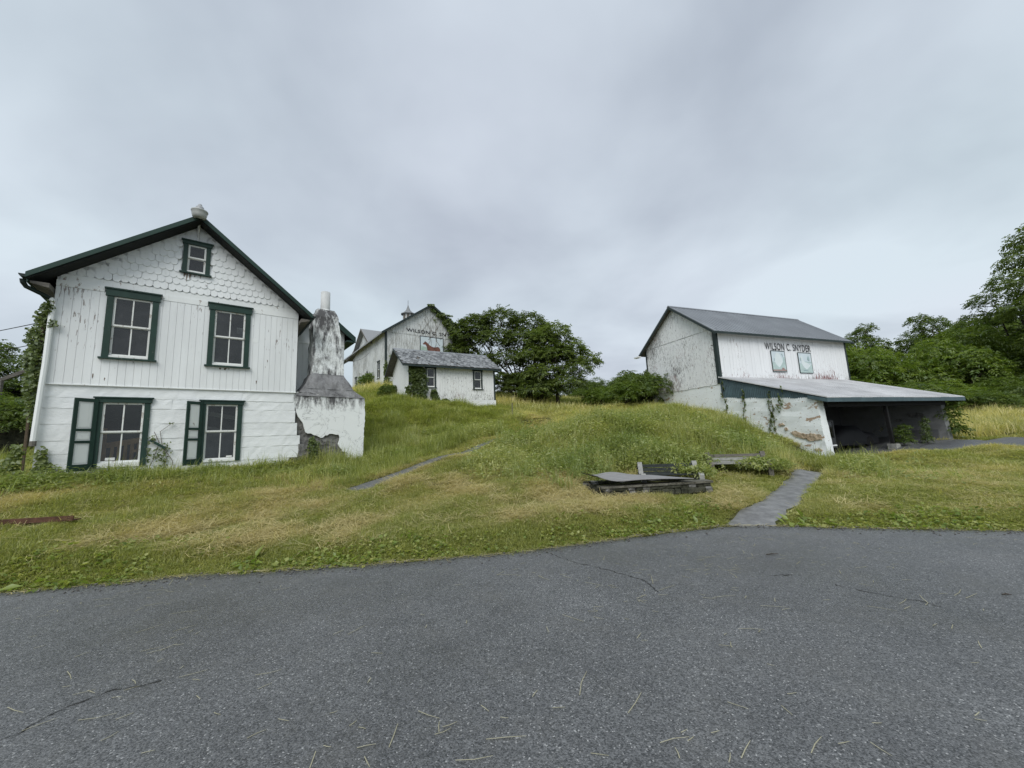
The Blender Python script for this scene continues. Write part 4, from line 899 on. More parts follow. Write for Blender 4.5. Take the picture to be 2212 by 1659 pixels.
# ------------------------------------------------------------------ the slate-roofed shed
K = Bld('garden_shed', 'low white shed with broken slate roof and ivy on one corner', 'shed', SHED, 3.7)
LS, DS = 6.60, 4.4
SW1 = ((1.14,1.90,5.40,6.90), (1.24,1.80,5.46,6.74)); SW2 = ((4.78,5.56,5.38,6.88), (4.90,5.46,5.44,6.72))
K.part(MB().box(-.02,LS+.06,-.05,.25,3.3,4.56).box(-.02,.25,.251,DS,3.3,4.56).box(LS-.2,LS+.06,.251,DS,3.3,4.56).box(.251,LS-.2,DS-.3,DS,3.3,4.56), 'foundation', M['found'])
K.part(wall(.1, LS-.1, 4.562, [(0,7.12),(LS,7.12)], [op(SW1), op(SW2)], 0, .1), 'wall', M['white_trim'])
ST = [(0,7.08),(2.2,8.42),(DS,7.08)]
K.part(wall(0, DS, 4.562, ST, [], 0, .099, 'y'), 'wall', M['white_trim']); K.part(wall(0, DS, 4.562, ST, [], LS-.099, LS, 'y'), 'wall', M['white_trim']); K.part(MB().box(.1,LS-.1,DS-.1,DS,4.562,7.1), 'wall', M['white_trim'])
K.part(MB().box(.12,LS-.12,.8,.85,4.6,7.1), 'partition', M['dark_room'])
boards(K, 'siding_board', M['shed_board'], .08, LS-.06, 31, 4.575, [(0,7.12),(LS,7.12)], [(SW1[0][0],SW1[0][1],5.36,6.9), (SW2[0][0],SW2[0][1],5.34,6.88)], -.03, -.001, gap=.008)
boards(K, 'gable_board', M['shed_board'], .08, DS, 20, 4.575, ST, [], -.03, -.001, 'y', gap=.008)
K.bit('corner_board', M['trim_dark'], -.05, .10, -.055, -.032, 4.56, 7.1); K.bit('corner_board', M['trim_dark'], LS-.08, LS+.05, -.055, -.032, 4.56, 7.12); K.bit('corner_board', M['trim_dark'], LS+.001, LS+.05, -.03, .12, 4.56, 7.12)
K.part(MB().prismx([(-.0,7.10),(2.2,8.40),(2.2,8.34),(.0,7.04)], -.048, -.032), 'gable_trim', M['trim_dark'])
window(K, *SW1, -.03, .1, cols=1, trim='trim_dark', glass='glass_dusty'); window(K, *SW2, -.03, .1, cols=1, trim='trim_dark', glass='glass_dusty')
zs = lambda y: 8.52-.61*abs(y-2.2)
x0r, x1r = -.55, LS+.45
for ye, y2 in ((-.42,2.2),(DS+.42,2.2)):
    K.part(MB().prismx([(y2,8.50),(ye,zs(ye)-.02),(ye,zs(ye)-.08),(y2,8.44)], x0r+.02, x1r-.02), 'roof_deck', M['wood_grey'])
    K.part(MB().prismx([(y2,8.51),(ye,zs(ye)-.01),(ye,zs(ye)-.13),(y2,8.39)], x0r-.012, x0r+.018), 'rake_board', M['trim_dark'])
    K.part(MB().prismx([(y2,8.51),(ye,zs(ye)-.01),(ye,zs(ye)-.13),(y2,8.39)], x1r-.018, x1r+.012), 'rake_board', M['trim_dark'])
K.part(MB().box(x0r,x1r,-.455,-.425,zs(-.42)-.16,zs(-.42)-.03), 'eave_board', M['trim_dark'])
sl_mesh = []
for v in range(5):
    w2, cut = .125, random.uniform(-.03,.03)
    P = [(-w2,0),(w2,0),(w2-random.uniform(0,.02),-.44+cut),(w2*.2,-.46+random.uniform(-.02,.02)),(-w2+random.uniform(0,.02),-.44-cut)]
    vs = [(x, y, 0) for x, y in P]+[(x, y, .014) for x, y in P]
    sl_mesh.append(MB().add(vs, [(4,3,2,1,0),(5,6,7,8,9)]+[(i,(i+1)%5,(i+1)%5+5,i+5) for i in range(5)]).mesh('slate', M['slate']))
pitch = math.atan(.61); cp, sp_ = math.cos(pitch), math.sin(pitch)
nrow, ncol = 10, 29; dl = (2.62/cp)/nrow; wc = (x1r-x0r)/ncol
for r_ in range(nrow):
    for c in range(ncol):
        if random.random() < .02: continue
        xx = x0r+wc*(c+.5+(.5 if r_ % 2 else 0)); 
        if xx > x1r-.06: continue
        d = dl*(nrow-r_-1)+.0                       # distance down the slope of the slate's top edge, top row last
        slip = abs(random.gauss(0,.03))+(random.uniform(.05,.12) if random.random() < .09 else 0)
        dd = max(0, d-.12)+slip; dd = min(dd, 2.62/cp-.40)
        o = link('slate', random.choice(sl_mesh), K.root)
        o.location = (xx, 2.2-dd*cp, 8.52-dd*sp_+.012+random.uniform(0,.01)-K.z0)
        o.rotation_euler = (pitch-RAD(2.2)+random.gauss(0,.012), random.gauss(0,.012), random.gauss(0,.035)+(random.gauss(0,.12) if random.random() < .08 else 0))
K.part(MB().prismx([(2.2,8.52),(DS+.44,zs(DS+.44)),(DS+.44,zs(DS+.44)-.015),(2.2,8.505)], x0r, x1r), 'rear_slates', M['slate'])
K.part(MB().prismx([(2.05,8.45),(2.2,8.57),(2.35,8.45),(2.2,8.54)], x0r-.02, x1r+.02), 'ridge_cap', M['roof_steel'])

# ------------------------------------------------------------------ the tall barn behind
T = Bld('hill_barn', 'tall weathered white barn with cupola, horse painting and vines on its gable', 'barn', BBARN, 6.6)
WB, LBB, EB, PB = 9.3, 26., 12.35, 15.62
TT = [(0,EB),(4.65,PB),(WB,EB)]
T.part(wall(0, WB, 6.0, TT, [], 0, .12), 'gable_wall', M['old_board'])
boards(T, 'siding_board', M['old_board'], .12, WB-.05, 32, 6.3, [(0,12.30),(WB,12.30)], [], -.03, -.001, gap=.014, jit=.012)
boards(T, 'gable_board', M['old_board'], .05, WB-.05, 32, 12.33, [(0,EB-.05),(4.65,PB-.06),(WB,EB-.05)], [], -.045, -.001, gap=.014, jit=.012)
T.bit('corner_board', M['trim_dark'], -.06, .11, -.055, -.032, 6.6, EB); T.bit('corner_board', M['trim_dark'], -.06, -.035, -.03, .16, 6.6, EB)
# long side with its off-centre cross gable
CG = [(0,EB-.02),(4.75,12.45),(6.95,14.15),(8.5,13.1),(9.6,12.25),(10.6,11.95),(11.6,11.75)]
sw = [(1.68,2.22,8.15,9.68), (9.85,10.35,7.85,9.3)]; dr_ = (5.72,6.2,7.6,9.42)
T.part(wall(0, 11.6, 6.6, CG, [sw[0], sw[1], dr_], .0, .12, 'y'), 'side_wall', M['old_board'])
boards(T, 'side_board', M['old_board'], .17, 11.6, 38, 7.0, CG, [(1.6,2.3,8.05,9.8), (9.77,10.43,7.75,9.42), dr_], -.03, -.001, 'y', gap=.014)
T.part(MB().box(.12,WB-.12,11.45,11.6,6.6,EB-.7).box(WB-.12,WB-.001,.121,11.6,6.0,EB), 'rear_wall', M['old_board'])
T.part(MB().box(.9,.95,.2,11.4,6.6,10.5), 'partition', M['dark_room'])
window(T, (1.6,2.3,8.05,9.8), (1.68,2.22,8.15,9.66), -.03, .1, cols=1, trim='trim_dark', axis='y', glass='glass_dusty'); window(T, (9.77,10.43,7.75,9.42), (9.85,10.35,7.85,9.28), -.03, .1, cols=1, trim='trim_dark', axis='y', glass='glass_dusty')
T.part(MB().box(.03,.06,5.73,6.19,7.6,9.41), 'door', M['wood_dark'])
zb_ = lambda x: 15.80-.703*abs(x-4.65)
for xe in (-.55, WB+.55):
    T.part(MB().prism([(4.65,15.80),(xe,zb_(xe)),(xe,zb_(xe)-.14),(4.65,15.66)], -.45, LBB), 'roof', M['slate'])
    T.part(MB().prism([(4.65,15.83),(xe,zb_(xe)+.03),(xe,zb_(xe)-.2),(4.65,15.60)], -.48, -.452), 'rake_board', M['trim_dark'])
# cross gable roof (flared lower slope)
cr_l = [(6.95,14.35),(8.5,13.3),(9.6,12.45),(10.6,12.15),(13.0,11.95)]; cr_r = [(6.95,14.35),(4.2,12.2)]
for P in (cr_l, cr_r):
    for (a, b), (c, d) in zip(P[:-1], P[1:]):
        T.part(MB().prismx([(a,b),(c,d),(c,d-.12),(a,b-.12)], -.45, 3.4), 'cross_gable_roof', M['slate'])
        T.part(MB().prismx([(a,b+.02),(c,d+.02),(c,d-.2),(a,b-.2)], -.475, -.452), 'cross_gable_rake', M['wood_grey'])
lettering(T, 'WILSON C. SNYDER', 2.05, 8.05, 12.62, 12.97, -.070, bold=.011)
p = T.part(MB().box(3.52,6.02,-.075,-.06,10.2,12.30), 'painted_panel', M['pn_sky'])
T.part(MB().box(3.46,3.518,-.09,-.05,10.2,12.36).box(6.022,6.08,-.09,-.05,10.2,12.36).box(3.52,6.02,-.09,-.05,12.302,12.36), 'frame', M['letter'], p)
M['pn_horse'] = plain('pn_horse', (.16,.075,.055), .7, .25, 2); M['pn_field'] = plain('pn_field', (.36,.47,.40), .7, .2, 2)
T.part(MB().prism([(3.52,10.2),(6.02,10.2),(6.02,10.75),(5.2,10.95),(4.4,11.15),(3.52,11.35)], -.0765, -.0752), 'painted_field', M['pn_field'], p)
HP = [(3.77,11.50),(3.79,11.60),(3.92,11.70),(3.98,11.80),(4.03,11.86),(4.07,11.78),(4.16,11.76),(4.30,11.66),(4.46,11.50),(4.64,11.38),(4.95,11.30),(5.2,11.32),(5.40,11.38),(5.58,11.33),(5.68,11.18),(5.70,11.0),(5.66,10.7),(5.60,10.2),(5.48,10.2),(5.48,10.6),(5.38,10.78),(5.2,10.82),(5.05,10.92),(4.75,10.86),(4.62,10.78),(4.58,10.2),(4.46,10.2),(4.44,10.7),(4.33,10.78),(4.27,10.98),(4.20,11.2),(4.10,11.42),(4.0,11.50),(3.88,11.46)]
T.part(MB().prism(HP, -.079, -.0777), 'painted_horse', M['pn_horse'], p)
# cupola
cbx, cby = 4.65, 6.0
T.part(MB().lathe([(.62,15.3),(.60,16.55)], (cbx,cby,0), 8).lathe([(.60,16.55),(0,16.56)], (cbx,cby,0), 8), 'cupola', M['old_board'])
cp_ = T.part(MB().lathe([(.86,16.52),(.84,16.60),(.5,16.78),(.26,17.05),(.1,17.45),(.02,17.75),(0,17.76)], (cbx,cby,0), 8), 'cupola_roof', M['slate'])
T.part(MB().tube([(cbx,cby,17.7),(cbx,cby,18.25)], .022, 6), 'finial', M['trim_dark'], cp_)
for k in range(8):
    a = math.pi/8+k*math.pi/4; T.part(MB().box(-.16,.16,-.012,.012,0,.62), 'louvre', M['wood_grey']).matrix_local = Matrix.Translation((cbx+.58*math.cos(a), cby+.58*math.sin(a), 15.85-T.z0)) @ Matrix.Rotation(a+math.pi/2, 4, 'Z')

# ------------------------------------------------------------------ small things in the grass
def bench(label, A_xy, B_xy, end_mat, slat_mats, zb, lean=.12, hgt=.62):
    ax_, ay_ = A_xy; bx_, by_ = B_xy; L = math.hypot(bx_-ax_, by_-ay_); rz = math.atan2(by_-ay_, bx_-ax_)
    mx_, my_ = (ax_+bx_)/2, (ay_+by_)/2; t = thing('park_bench', label, 'bench', (mx_, my_, zb), rz, 'weathered benches on the lawn')
    for s in (-1, 1):
        x = s*L/2
        MB().prismx([(-.42,0),(-.30,0),(-.28,.24),(-.18,.30),(.0,.27),(.02,0),(.12,0),(.13,.28),(.13+lean,hgt),(.02+lean,hgt+.02),(.0,.36),(-.34,.40),(-.43,.34)], x-.055, x+.055).build('end_frame', end_mat, t)
        for yy_, zz_ in ((.10,.50),(.06,.38)): MB().lathe([(0,0),(.025,0),(.025,.02),(0,.025)], n=8).build('bolt', M['black'], t).matrix_local = Matrix.Translation((x+s*.056, yy_, zz_)) @ Matrix.Rotation(s*math.pi/2, 4, 'Y')
    for k, z in enumerate((.545,.455,.37)):
        y = .04+lean*(z-.3)/.3; MB().hexa([(-L/2+.05,y-.03,z-.038),(L/2-.05,y-.03,z-.038-random.uniform(0,.01)),(L/2-.05,y,z-.038),(-L/2+.05,y,z-.038)], [(-L/2+.05,y-.02,z+.036),(L/2-.05,y-.02,z+.036),(L/2-.05,y+.01,z+.036),(-L/2+.05,y+.01,z+.036)]).build('back_slat', slat_mats[k % len(slat_mats)], t)
    for k in range(4):
        y = -.36+k*.10; MB().box(-L/2+.05,L/2-.05,y,y+.08,.345,.375).build('seat_slat', slat_mats[(k+1) % len(slat_mats)], t)
    return t
bench('dark green slatted bench with pale concrete ends beside the warped board', (3.16,9.95), (4.45,9.72), M['wood_pale'], [M['wood_dark'], M['wood_dark']], .22)
bench('grey flaking bench half buried in weeds below the barn bank', (5.44,11.05), (6.75,10.65), M['wood_grey'], [M['wood_grey'], M['wood_pale'], M['wood_pale']], .33)
# low stone curb with a warped board on it
ca, cb = Vector((1.78,8.42)), Vector((4.22,8.70)); dv = cb-ca; Lc = dv.length; rz = math.atan2(dv.y, dv.x); zc0 = .36
t = thing('stone_curb', 'low mossy stone curb ring around a covered pit in the lawn', 'curb', (ca.x, ca.y, zc0-.1), rz)
def stone_mesh(seed):
    r = random.Random(seed); mb = MB(); pr_ = []
    for zz_, k_ in ((-.5,.85),(-.25,1),(.25,1),(.5,.82)):
        for a in range(8): an = 2*math.pi*a/8; pr_.append((.5*k_*max(-.9,min(.9,math.cos(an)*1.25))*r.uniform(.9,1.05), .5*k_*max(-.9,min(.9,math.sin(an)*1.25))*r.uniform(.9,1.05), zz_*r.uniform(.92,1.05)))
    f = [(j*8+i, j*8+(i+1)%8, (j+1)*8+(i+1)%8, (j+1)*8+i) for j in range(3) for i in range(8)]+[tuple(range(7,-1,-1)), tuple(range(24,32))]
    return mb.add(pr_, f)
SM = [stone_mesh(k).mesh('stone', m_) for k, m_ in enumerate([M['mossy'], M['mossy'], M['mossy'], M['rubble'], M['mossy'], M['mossy'], M['mossy']])]
def stone_row(x0, x1, y, z0, z1, n, alongy=False):
    for i in range(n):
        x = x0+(x1-x0)*(i+.5)/n; o = link('stone', random.choice(SM), t); w = (x1-x0)/n
        o.location = (x, y+random.uniform(-.015,.015), (z0+z1)/2) if not alongy else (y+random.uniform(-.015,.015), x, (z0+z1)/2)
        o.scale = (w*random.uniform(1.05,1.3), .30, (z1-z0)*random.uniform(.95,1.12)) if not alongy else (.24, w*1.05, (z1-z0)*random.uniform(.95,1.12))
        o.rotation_euler = (0, 0, random.uniform(-.12,.12))
stone_row(0, Lc, 0, 0, .14, 17); stone_row(.05, Lc-.02, .02, .13, .235, 14); stone_row(.1, 1.2, 0, 0, .2, 7, True); stone_row(.1, 1.2, Lc, 0, .2, 7, True); stone_row(0, Lc, 1.25, 0, .22, 14)
rock(MB(), -.02, Lc+.04, -.14, .16, .215, .255, (30,3,2), .006).build('cap', M['stone_dark'], t, True)
t2 = thing('warped_board', 'large warped grey plywood sheet lying on the stone curb', 'board', (ca.x, ca.y, zc0+.175), rz)
vs = []; nu, nv = 16, 6
for side in (0, 1):
    for j in range(nv+1):
        for i in range(nu+1):
            u, v = i/nu, j/nv; x = -.08+u*(Lc-.35-.5*v); y = -.17+v*1.25
            z = .045+.16*max(0,(.28-u)/.28)**2*(1-.3*v)+.05*math.sin(u*2.6)*(1-v)+.13*math.exp(-((u-.45)/.3)**2)*v+.03*math.sin(u*5+v*2)*.4-(.012 if side == 0 else 0)
            vs.append((x, y, z))
N = (nu+1)*(nv+1); fs = []
for j in range(nv):
    for i in range(nu): a = j*(nu+1)+i; fs += [(a, a+nu+1, a+nu+2, a+1), (N+a, N+a+1, N+a+nu+2, N+a+nu+1)]
for i in range(nu): fs.append((i, i+1, N+i+1, N+i)); b_ = nv*(nu+1); fs.append((b_+i, N+b_+i, N+b_+i+1, b_+i+1))
M['plywood'] = plain('plywood', (.24,.235,.235), .8, .22, 3, scale=(1,4,1), bump=.4)
MB().add(vs, fs).build('sheet', M['plywood'], t2)
# rusty angle iron by the path, small post near the shed, slab in the yard edge
rx, ry = -8.3, 6.72; t = thing('rusty_angle_iron', 'rusty length of angle iron lying beside the overgrown path', 'iron bar', (rx, ry, h1(rx, ry)+.07), RAD(6))
MB().box(-.45,.75,-.05,.10,0,.015).box(-.45,.75,-.05,-.03,.015,.085).build('bar', M['rust'], t)
rx, ry = -.08, 24.0; t = thing('marker_post', 'thin leaning wooden stake beyond the shed corner', 'post', (rx, ry, h1(rx, ry)-.1), 0)
MB().tube([(0,0,0),(.02,0,.5),(.04,0,1.05)], [.035,.03,.028], 6).build('stake', M['wood_grey'], t)
# timber railing and mossy stone wall past the left of the house
rx, ry = -18.2, 14.0; t = thing('timber_railing', 'weathered timber stair railing past the ivy-clad house corner', 'railing', (rx, ry, 2.4), RAD(35))
for x, h_ in ((-.5,2.1),(.35,2.7)): MB().box(x-.09,x+.09,-.09,.09,0,h_).build('post', M['wood_grey'], t)
MB().hexa([(-1.2,-.05,1.55),(.35,-.05,2.55),(.35,.05,2.55),(-1.2,.05,1.55)], [(-1.2,-.05,1.68),(.35,-.05,2.70),(.35,.05,2.70),(-1.2,.05,1.68)]).build('hand_rail', M['wood_grey'], t)
MB().box(.3,2.4,-.05,.05,1.55,1.72).build('cross_rail', M['wood_grey'], t)
rx, ry = -17.6, 12.6; t = thing('rubble_wall', 'dark mossy rubble retaining wall beside the house corner', 'wall', (rx, ry, 1.1), RAD(39))
rock(MB(), -4.5, 3.2, 0, .6, 0, 1.75, (40,5,14), .05).build('masonry', M['mossy'], t, True)
rx, ry = -24.5, 19.0; t = thing('white_car', 'white car roof glimpsed beyond the timber railing', 'car', (rx, ry, 3.6), RAD(30))
MB().prism([(-2.2,.35),(-2.25,.8),(-1.3,.95),(-.7,1.45),(.9,1.48),(1.6,.98),(2.2,.9),(2.25,.35)], -.85, .85).build('body', M['white_metal'], t)
MB().prism([(-1.15,.97),(-.62,1.38),(.82,1.4),(1.4,1.0)], -.86, -.852).build('side_window', M['black'], t)
for a in (-1.4,1.4):
    w_ = MB().lathe([(0,-.09),(.24,-.09),(.32,-.06),(.32,.06),(.24,.09),(0,.09)], n=18).build('wheel', M['tyre'], t, True); w_.location = (a,-.82,.32); w_.rotation_euler = (RAD(90),0,0)
# overhead cables
def cable(label, a, b, sag=.4, r=.012):
    t = thing('overhead_cable', label, 'cable', a); d = Vector(b)-Vector(a)
    MB().tube([d*(i/16)+Vector((0,0,-sag*4*(i/16)*(1-i/16))) for i in range(17)], r, 5).build('wire', M['cable'], t)
cable('thin overhead cable meeting the ivy-clad house corner', (-40,22,9.2), (*L2W(HOUSE,-.02,.6),5.25), .5)
cable('thin lower cable passing behind the ivy-clad house corner', (-40,23,8.6), (*L2W(HOUSE,-.02,1.4),4.9), .5)
cable('thin overhead cable from the house wing to the hill barn', (*L2W(HOUSE,7.5,4.0),5.6), (*L2W(BBARN,-.06,5.0),11.3), .5)

# ------------------------------------------------------------------ leaves: generators
def leaf_quads(P, Dir, Nrm, L, Wd, rs, fold=.25, tint=None):
    """rhombic folded leaves: base P, direction Dir, normal Nrm; 4 verts, 2 tris each"""
    Dir = Dir/np.linalg.norm(Dir, axis=1, keepdims=True); Sd = np.cross(Dir, Nrm); Sd /= np.maximum(np.linalg.norm(Sd, axis=1, keepdims=True), 1e-6); Nn = np.cross(Sd, Dir)
    L = L[:,None]; Wd = Wd[:,None]
    v0 = P; v2 = P+Dir*L-Nn*L*.18; mid = P+Dir*L*.45
    v1 = mid+Sd*Wd*.5+Nn*Wd*fold; v3 = mid-Sd*Wd*.5+Nn*Wd*fold
    V_ = np.stack([v0, v1, v2, v3], 1).reshape(-1, 3); b = np.arange(len(P))*4
    F_ = np.concatenate([np.stack([b, b+1, b+2], 1), np.stack([b, b+2, b+3], 1)])
    T_ = np.repeat(rs.uniform(0, 1, len(P)) if tint is None else tint, 4)
    return V_, F_, T_
def strips(P, Dir, L, Wd, rs, bend=.12):
    """thin straw-like strips of two bent segments"""
    n = len(P); Dir = Dir/np.linalg.norm(Dir, axis=1, keepdims=True); Sd = np.cross(Dir, np.tile([0,0,1.],(n,1))); Sd /= np.maximum(np.linalg.norm(Sd,axis=1,keepdims=True),1e-6)
    L = L[:,None]; w = Sd*Wd[:,None]*.5; m_ = P+Dir*L*.5+Sd*L*rs.normal(0,bend,(n,1)); e_ = P+Dir*L
    V_ = np.stack([P-w, P+w, m_+w, m_-w, e_+w*.6, e_-w*.6],1).reshape(-1,3); b = np.arange(n)*6
    F_ = np.concatenate([np.stack([b,b+1,b+2],1), np.stack([b,b+2,b+3],1), np.stack([b+3,b+2,b+4],1), np.stack([b+3,b+4,b+5],1)])
    return V_, F_, np.repeat(rs.uniform(0,1,n),6)
def foliage_mesh(name, parts, mat):
    off = 0; Vs, Fs, Ts = [], [], []
    for V_, F_, T_ in parts: Vs.append(V_); Fs.append(F_+off); Ts.append(T_); off += len(V_)
    Vs = np.concatenate(Vs); me = np_mesh(name, Vs, np.concatenate(Fs), mat)
    at = me.attributes.new('tint', 'FLOAT', 'POINT')
    if len(me.vertices) == len(Vs): at.data.foreach_set('value', np.concatenate(Ts).astype(np.float32))
    return me
def unit(rs, n): v = rs.normal(size=(n, 3)); return v/np.linalg.norm(v, axis=1, keepdims=True)
def crown(name, lobes, nspray, mat, seed, spray=.55, leaflets=8, lw=.34, droop=.5, shell=.55, flat=.0):
    """lobes: (x,y,z,rx,ry,rz). Sprays of leaflets sit in the outer part of every lobe"""
    rs = np.random.default_rng(seed); lob = np.array(lobes); vol = lob[:,3]*lob[:,4]+lob[:,3]*lob[:,5]; pk = rs.choice(len(lob), nspray, p=vol/vol.sum())
    d = unit(rs, nspray); d[:,2] = np.where(d[:,2] < -.25, -d[:,2]*rs.uniform(-.3,1,nspray), d[:,2]); d /= np.linalg.norm(d, axis=1, keepdims=True)
    rad = 1-(1-shell)*rs.beta(1.1, 2.2, nspray)+rs.normal(0, .055, nspray)
    c = lob[pk]; P = c[:,:3]+d*c[:,3:]*rad[:,None]
    out = d*np.array([1,1,.5])+unit(rs, nspray)*.55; out[:,2] -= flat; out /= np.linalg.norm(out, axis=1, keepdims=True)
    up = np.tile([0,0,1.], (nspray,1))+d*.35+rs.normal(0,.25,(nspray,3))
    sl = spray*rs.uniform(.6,1.25,nspray); sd = np.cross(out, up); sd /= np.linalg.norm(sd, axis=1, keepdims=True)
    parts = []; tn = rs.uniform(0,1,nspray)
    for k in range(leaflets):
        t = (k+.5)/leaflets; s = 1 if k % 2 else -1
        base = P+out*(sl*t)[:,None]-np.array([0,0,1])*(sl*droop*t*t)[:,None]
        dr = sd*s*.9+out*.45+rs.normal(0,.22,(nspray,3)); dr[:,2] -= droop*.5
        parts.append(leaf_quads(base, dr, up, sl*rs.uniform(.38,.60,nspray)*(1.1-.35*t), sl*lw*rs.uniform(.42,.65,nspray), rs, tint=np.clip(tn+rs.normal(0,.18,nspray),0,1)))
    return foliage_mesh(name, parts, mat)
def limbs(name, base, lobes, r0, seed, fork=.35):
    rs = random.Random(seed); mb = MB(); b = Vector(base); cen = sum((Vector(l[:3]) for l in lobes), Vector())/len(lobes)
    fk = b.lerp(Vector((cen.x*.5+b.x*.5, cen.y*.5+b.y*.5, cen.z)), fork)
    mb.tube([b-Vector((0,0,.3)), b.lerp(fk,.5)+Vector((rs.uniform(-.1,.1),rs.uniform(-.1,.1),0)), fk], [r0*1.25, r0, r0*.8], 8)
    for l in lobes:
        e_ = Vector(l[:3]); m_ = fk.lerp(e_, .5)+Vector((rs.uniform(-.4,.4), rs.uniform(-.4,.4), -.15*(e_-fk).length*rs.uniform(.2,1)))
        mb.tube([fk, m_, e_], [r0*.5, r0*.33, r0*.14], 6)
        for _ in range(4):
            a = m_.lerp(e_, rs.uniform(.1,.9)); q = a+Vector((rs.uniform(-1,1)*l[3]*.8, rs.uniform(-1,1)*l[4]*.8, rs.uniform(.0,.8)*l[5])); mb.tube([a, a.lerp(q,.5)+Vector((0,0,.12)), q], [r0*.16, r0*.1, r0*.04], 5)
    return mb
def tree_meshes(lobes, nspray, mat, seed, r0=.16, base=(0,0,0), **kw):
    return crown('crown', lobes, nspray, mat, seed, **kw), limbs('trunk', base, lobes, r0, seed).mesh('trunk', M['bark'], True)
def place_tree(ms, label, x, y, z=None, sc=1.0, rz=0, name='tree', group=None, cat='tree', szv=None):
    t = thing(name, label, cat, (x, y, h1(x, y) if z is None else z), rz, group); s3 = szv or (sc, sc, sc); t.scale = s3
    link('crown', ms[0], t); link('trunk', ms[1], t); return t
def rlobes(seed, n, R, H0, H1, r0, r1, top=1.0):
    rs = random.Random(seed); L = []
    for i in range(n):
        a = i*2.4+rs.uniform(-.4,.4); q = math.sqrt((i+.5)/n); zz_ = H0+(H1-H0)*(1-q**1.6*.75)*rs.uniform(.72,1.0)
        r_ = rs.uniform(r0, r1); L.append((R*q*math.cos(a), R*q*math.sin(a), zz_, r_*1.15, r_*1.15, r_*rs.uniform(.62,.9)))
    for i in range(n//2):
        a = rs.uniform(0,6.28); L.append((R*.85*math.cos(a), R*.85*math.sin(a), H0+rs.uniform(-.05,.35)*(H1-H0), rs.uniform(r0,r1), rs.uniform(r0,r1), r0*.75))
    return L
# two spreading trees right of the shed, built to their own outlines
LA = [(-5.5,.1,7.3,1.3,1.2,.9),(-4.4,.2,8.7,1.4,1.3,.9),(-1.6,0,9.0,1.9,1.6,1.1),(-4.2,.2,7.9,1.7,1.5,1.0),(1.4,.3,8.3,1.8,1.6,1.2),(-5.9,.3,5.7,1.5,1.3,1.0),(-2.2,-.6,6.6,1.9,1.6,1.1),(.6,-.5,6.4,2.0,1.7,1.2),(2.9,0,6.6,1.6,1.5,1.2),(-7.2,0,4.5,1.4,1.2,1.0),(-4.2,-.6,4.2,1.8,1.5,1.1),(-1.2,-.8,4.3,2.0,1.5,1.1),(1.9,-.8,4.3,2.0,1.5,1.2),(3.6,-.2,4.6,1.4,1.4,1.1),(-5.0,.2,2.6,1.6,1.4,1.0),(-2.6,-.8,2.3,1.8,1.4,1.0),(1.2,-.8,2.3,1.8,1.4,1.1)]
place_tree(tree_meshes(LA, 4600, M['leaf_dark'], 5, .2, (.4,0,0), spray=.62, droop=.4), 'broad dark umbrella-crowned tree rising behind the shed roof', .6, 40.0, 5.3, name='tree')
LB_ = [(.2,0,7.0,1.5,1.4,1.1),(-1.3,0,6.4,1.5,1.4,1.1),(1.7,.1,5.3,1.5,1.4,1.0),(3.0,.1,4.1,1.4,1.2,.9),(-2.2,-.2,4.7,1.5,1.3,1.1),(.1,-.5,4.7,1.8,1.5,1.1),(2.0,-.4,3.2,1.6,1.4,1.0),(-1.2,-.6,2.8,1.8,1.4,1.1),(.9,-.6,1.8,1.8,1.4,1.0),(-2.0,-.5,1.3,1.6,1.4,1.0)]
place_tree(tree_meshes(LB_, 2700, M['leaf_dark'], 8, .16, (.2,0,0), spray=.58, droop=.45), 'smaller dark tree standing right of the umbrella-crowned tree', 4.3, 38.0, 4.9, name='tree')
# kinds shared by the woods behind
K1 = tree_meshes(rlobes(1, 11, 3.0, 3.2, 8.2, 1.0, 1.6), 2300, M['leaf_dark'], 21, .2, spray=.62)
K2 = tree_meshes(rlobes(2, 12, 2.8, 2.6, 9.4, 1.0, 1.5), 2300, M['leaf_mid'], 22, .2, spray=.60)
K3 = tree_meshes(rlobes(3, 9, 2.2, 1.0, 3.9, .8, 1.3), 1700, M['leaf_bright'], 23, .1, spray=.50, droop=.35)
K4 = tree_meshes(rlobes(4, 9, 2.3, .9, 3.4, .8, 1.3), 1700, M['leaf_mid'], 24, .1, spray=.48)
K5 = tree_meshes(rlobes(5, 12, 2.4, .9, 3.6, .7, 1.2), 3000, M['leaf_mid'], 25, .1, spray=.34, leaflets=6)
K6 = tree_meshes([(0,0,1.0,.9,.8,.6),(.5,.2,2.0,.7,.7,.6),(-.5,-.1,2.7,.7,.6,.6),(.1,0,3.6,.5,.5,.6)], 170, M['leaf_mid'], 26, .06, spray=.85, leaflets=7)
BIG = [(0,0,15.5,1.9,1.9,1.5),(-1.9,.3,13.4,1.8,1.7,1.3),(1.7,.2,13.6,2.0,1.8,1.4),(-3.2,0,11.0,1.9,1.7,1.3),(.2,-.8,11.6,2.3,2.0,1.5),(3.0,0,11.2,2.1,1.9,1.4),(-4.2,.2,8.6,1.8,1.7,1.3),(-1.6,-1.2,9.0,2.3,1.9,1.5),(1.6,-1.2,8.8,2.3,1.9,1.5),(4.3,.2,8.6,2.0,1.8,1.4),(-3.6,-.6,6.0,2.1,1.8,1.4),(-.2,-1.6,6.2,2.5,1.9,1.5),(3.2,-.9,6.0,2.3,1.9,1.4),(-2.2,-1.2,3.6,2.1,1.7,1.3),(1.8,-1.4,3.6,2.2,1.8,1.3)]
KB = tree_meshes(BIG, 3600, M['leaf_dark'], 31, .32, spray=.66)
place_tree(KB, 'tall dark tree towering over the shrubs right of the carport', 47.6, 32.2, 1.8, 1.0, .3)
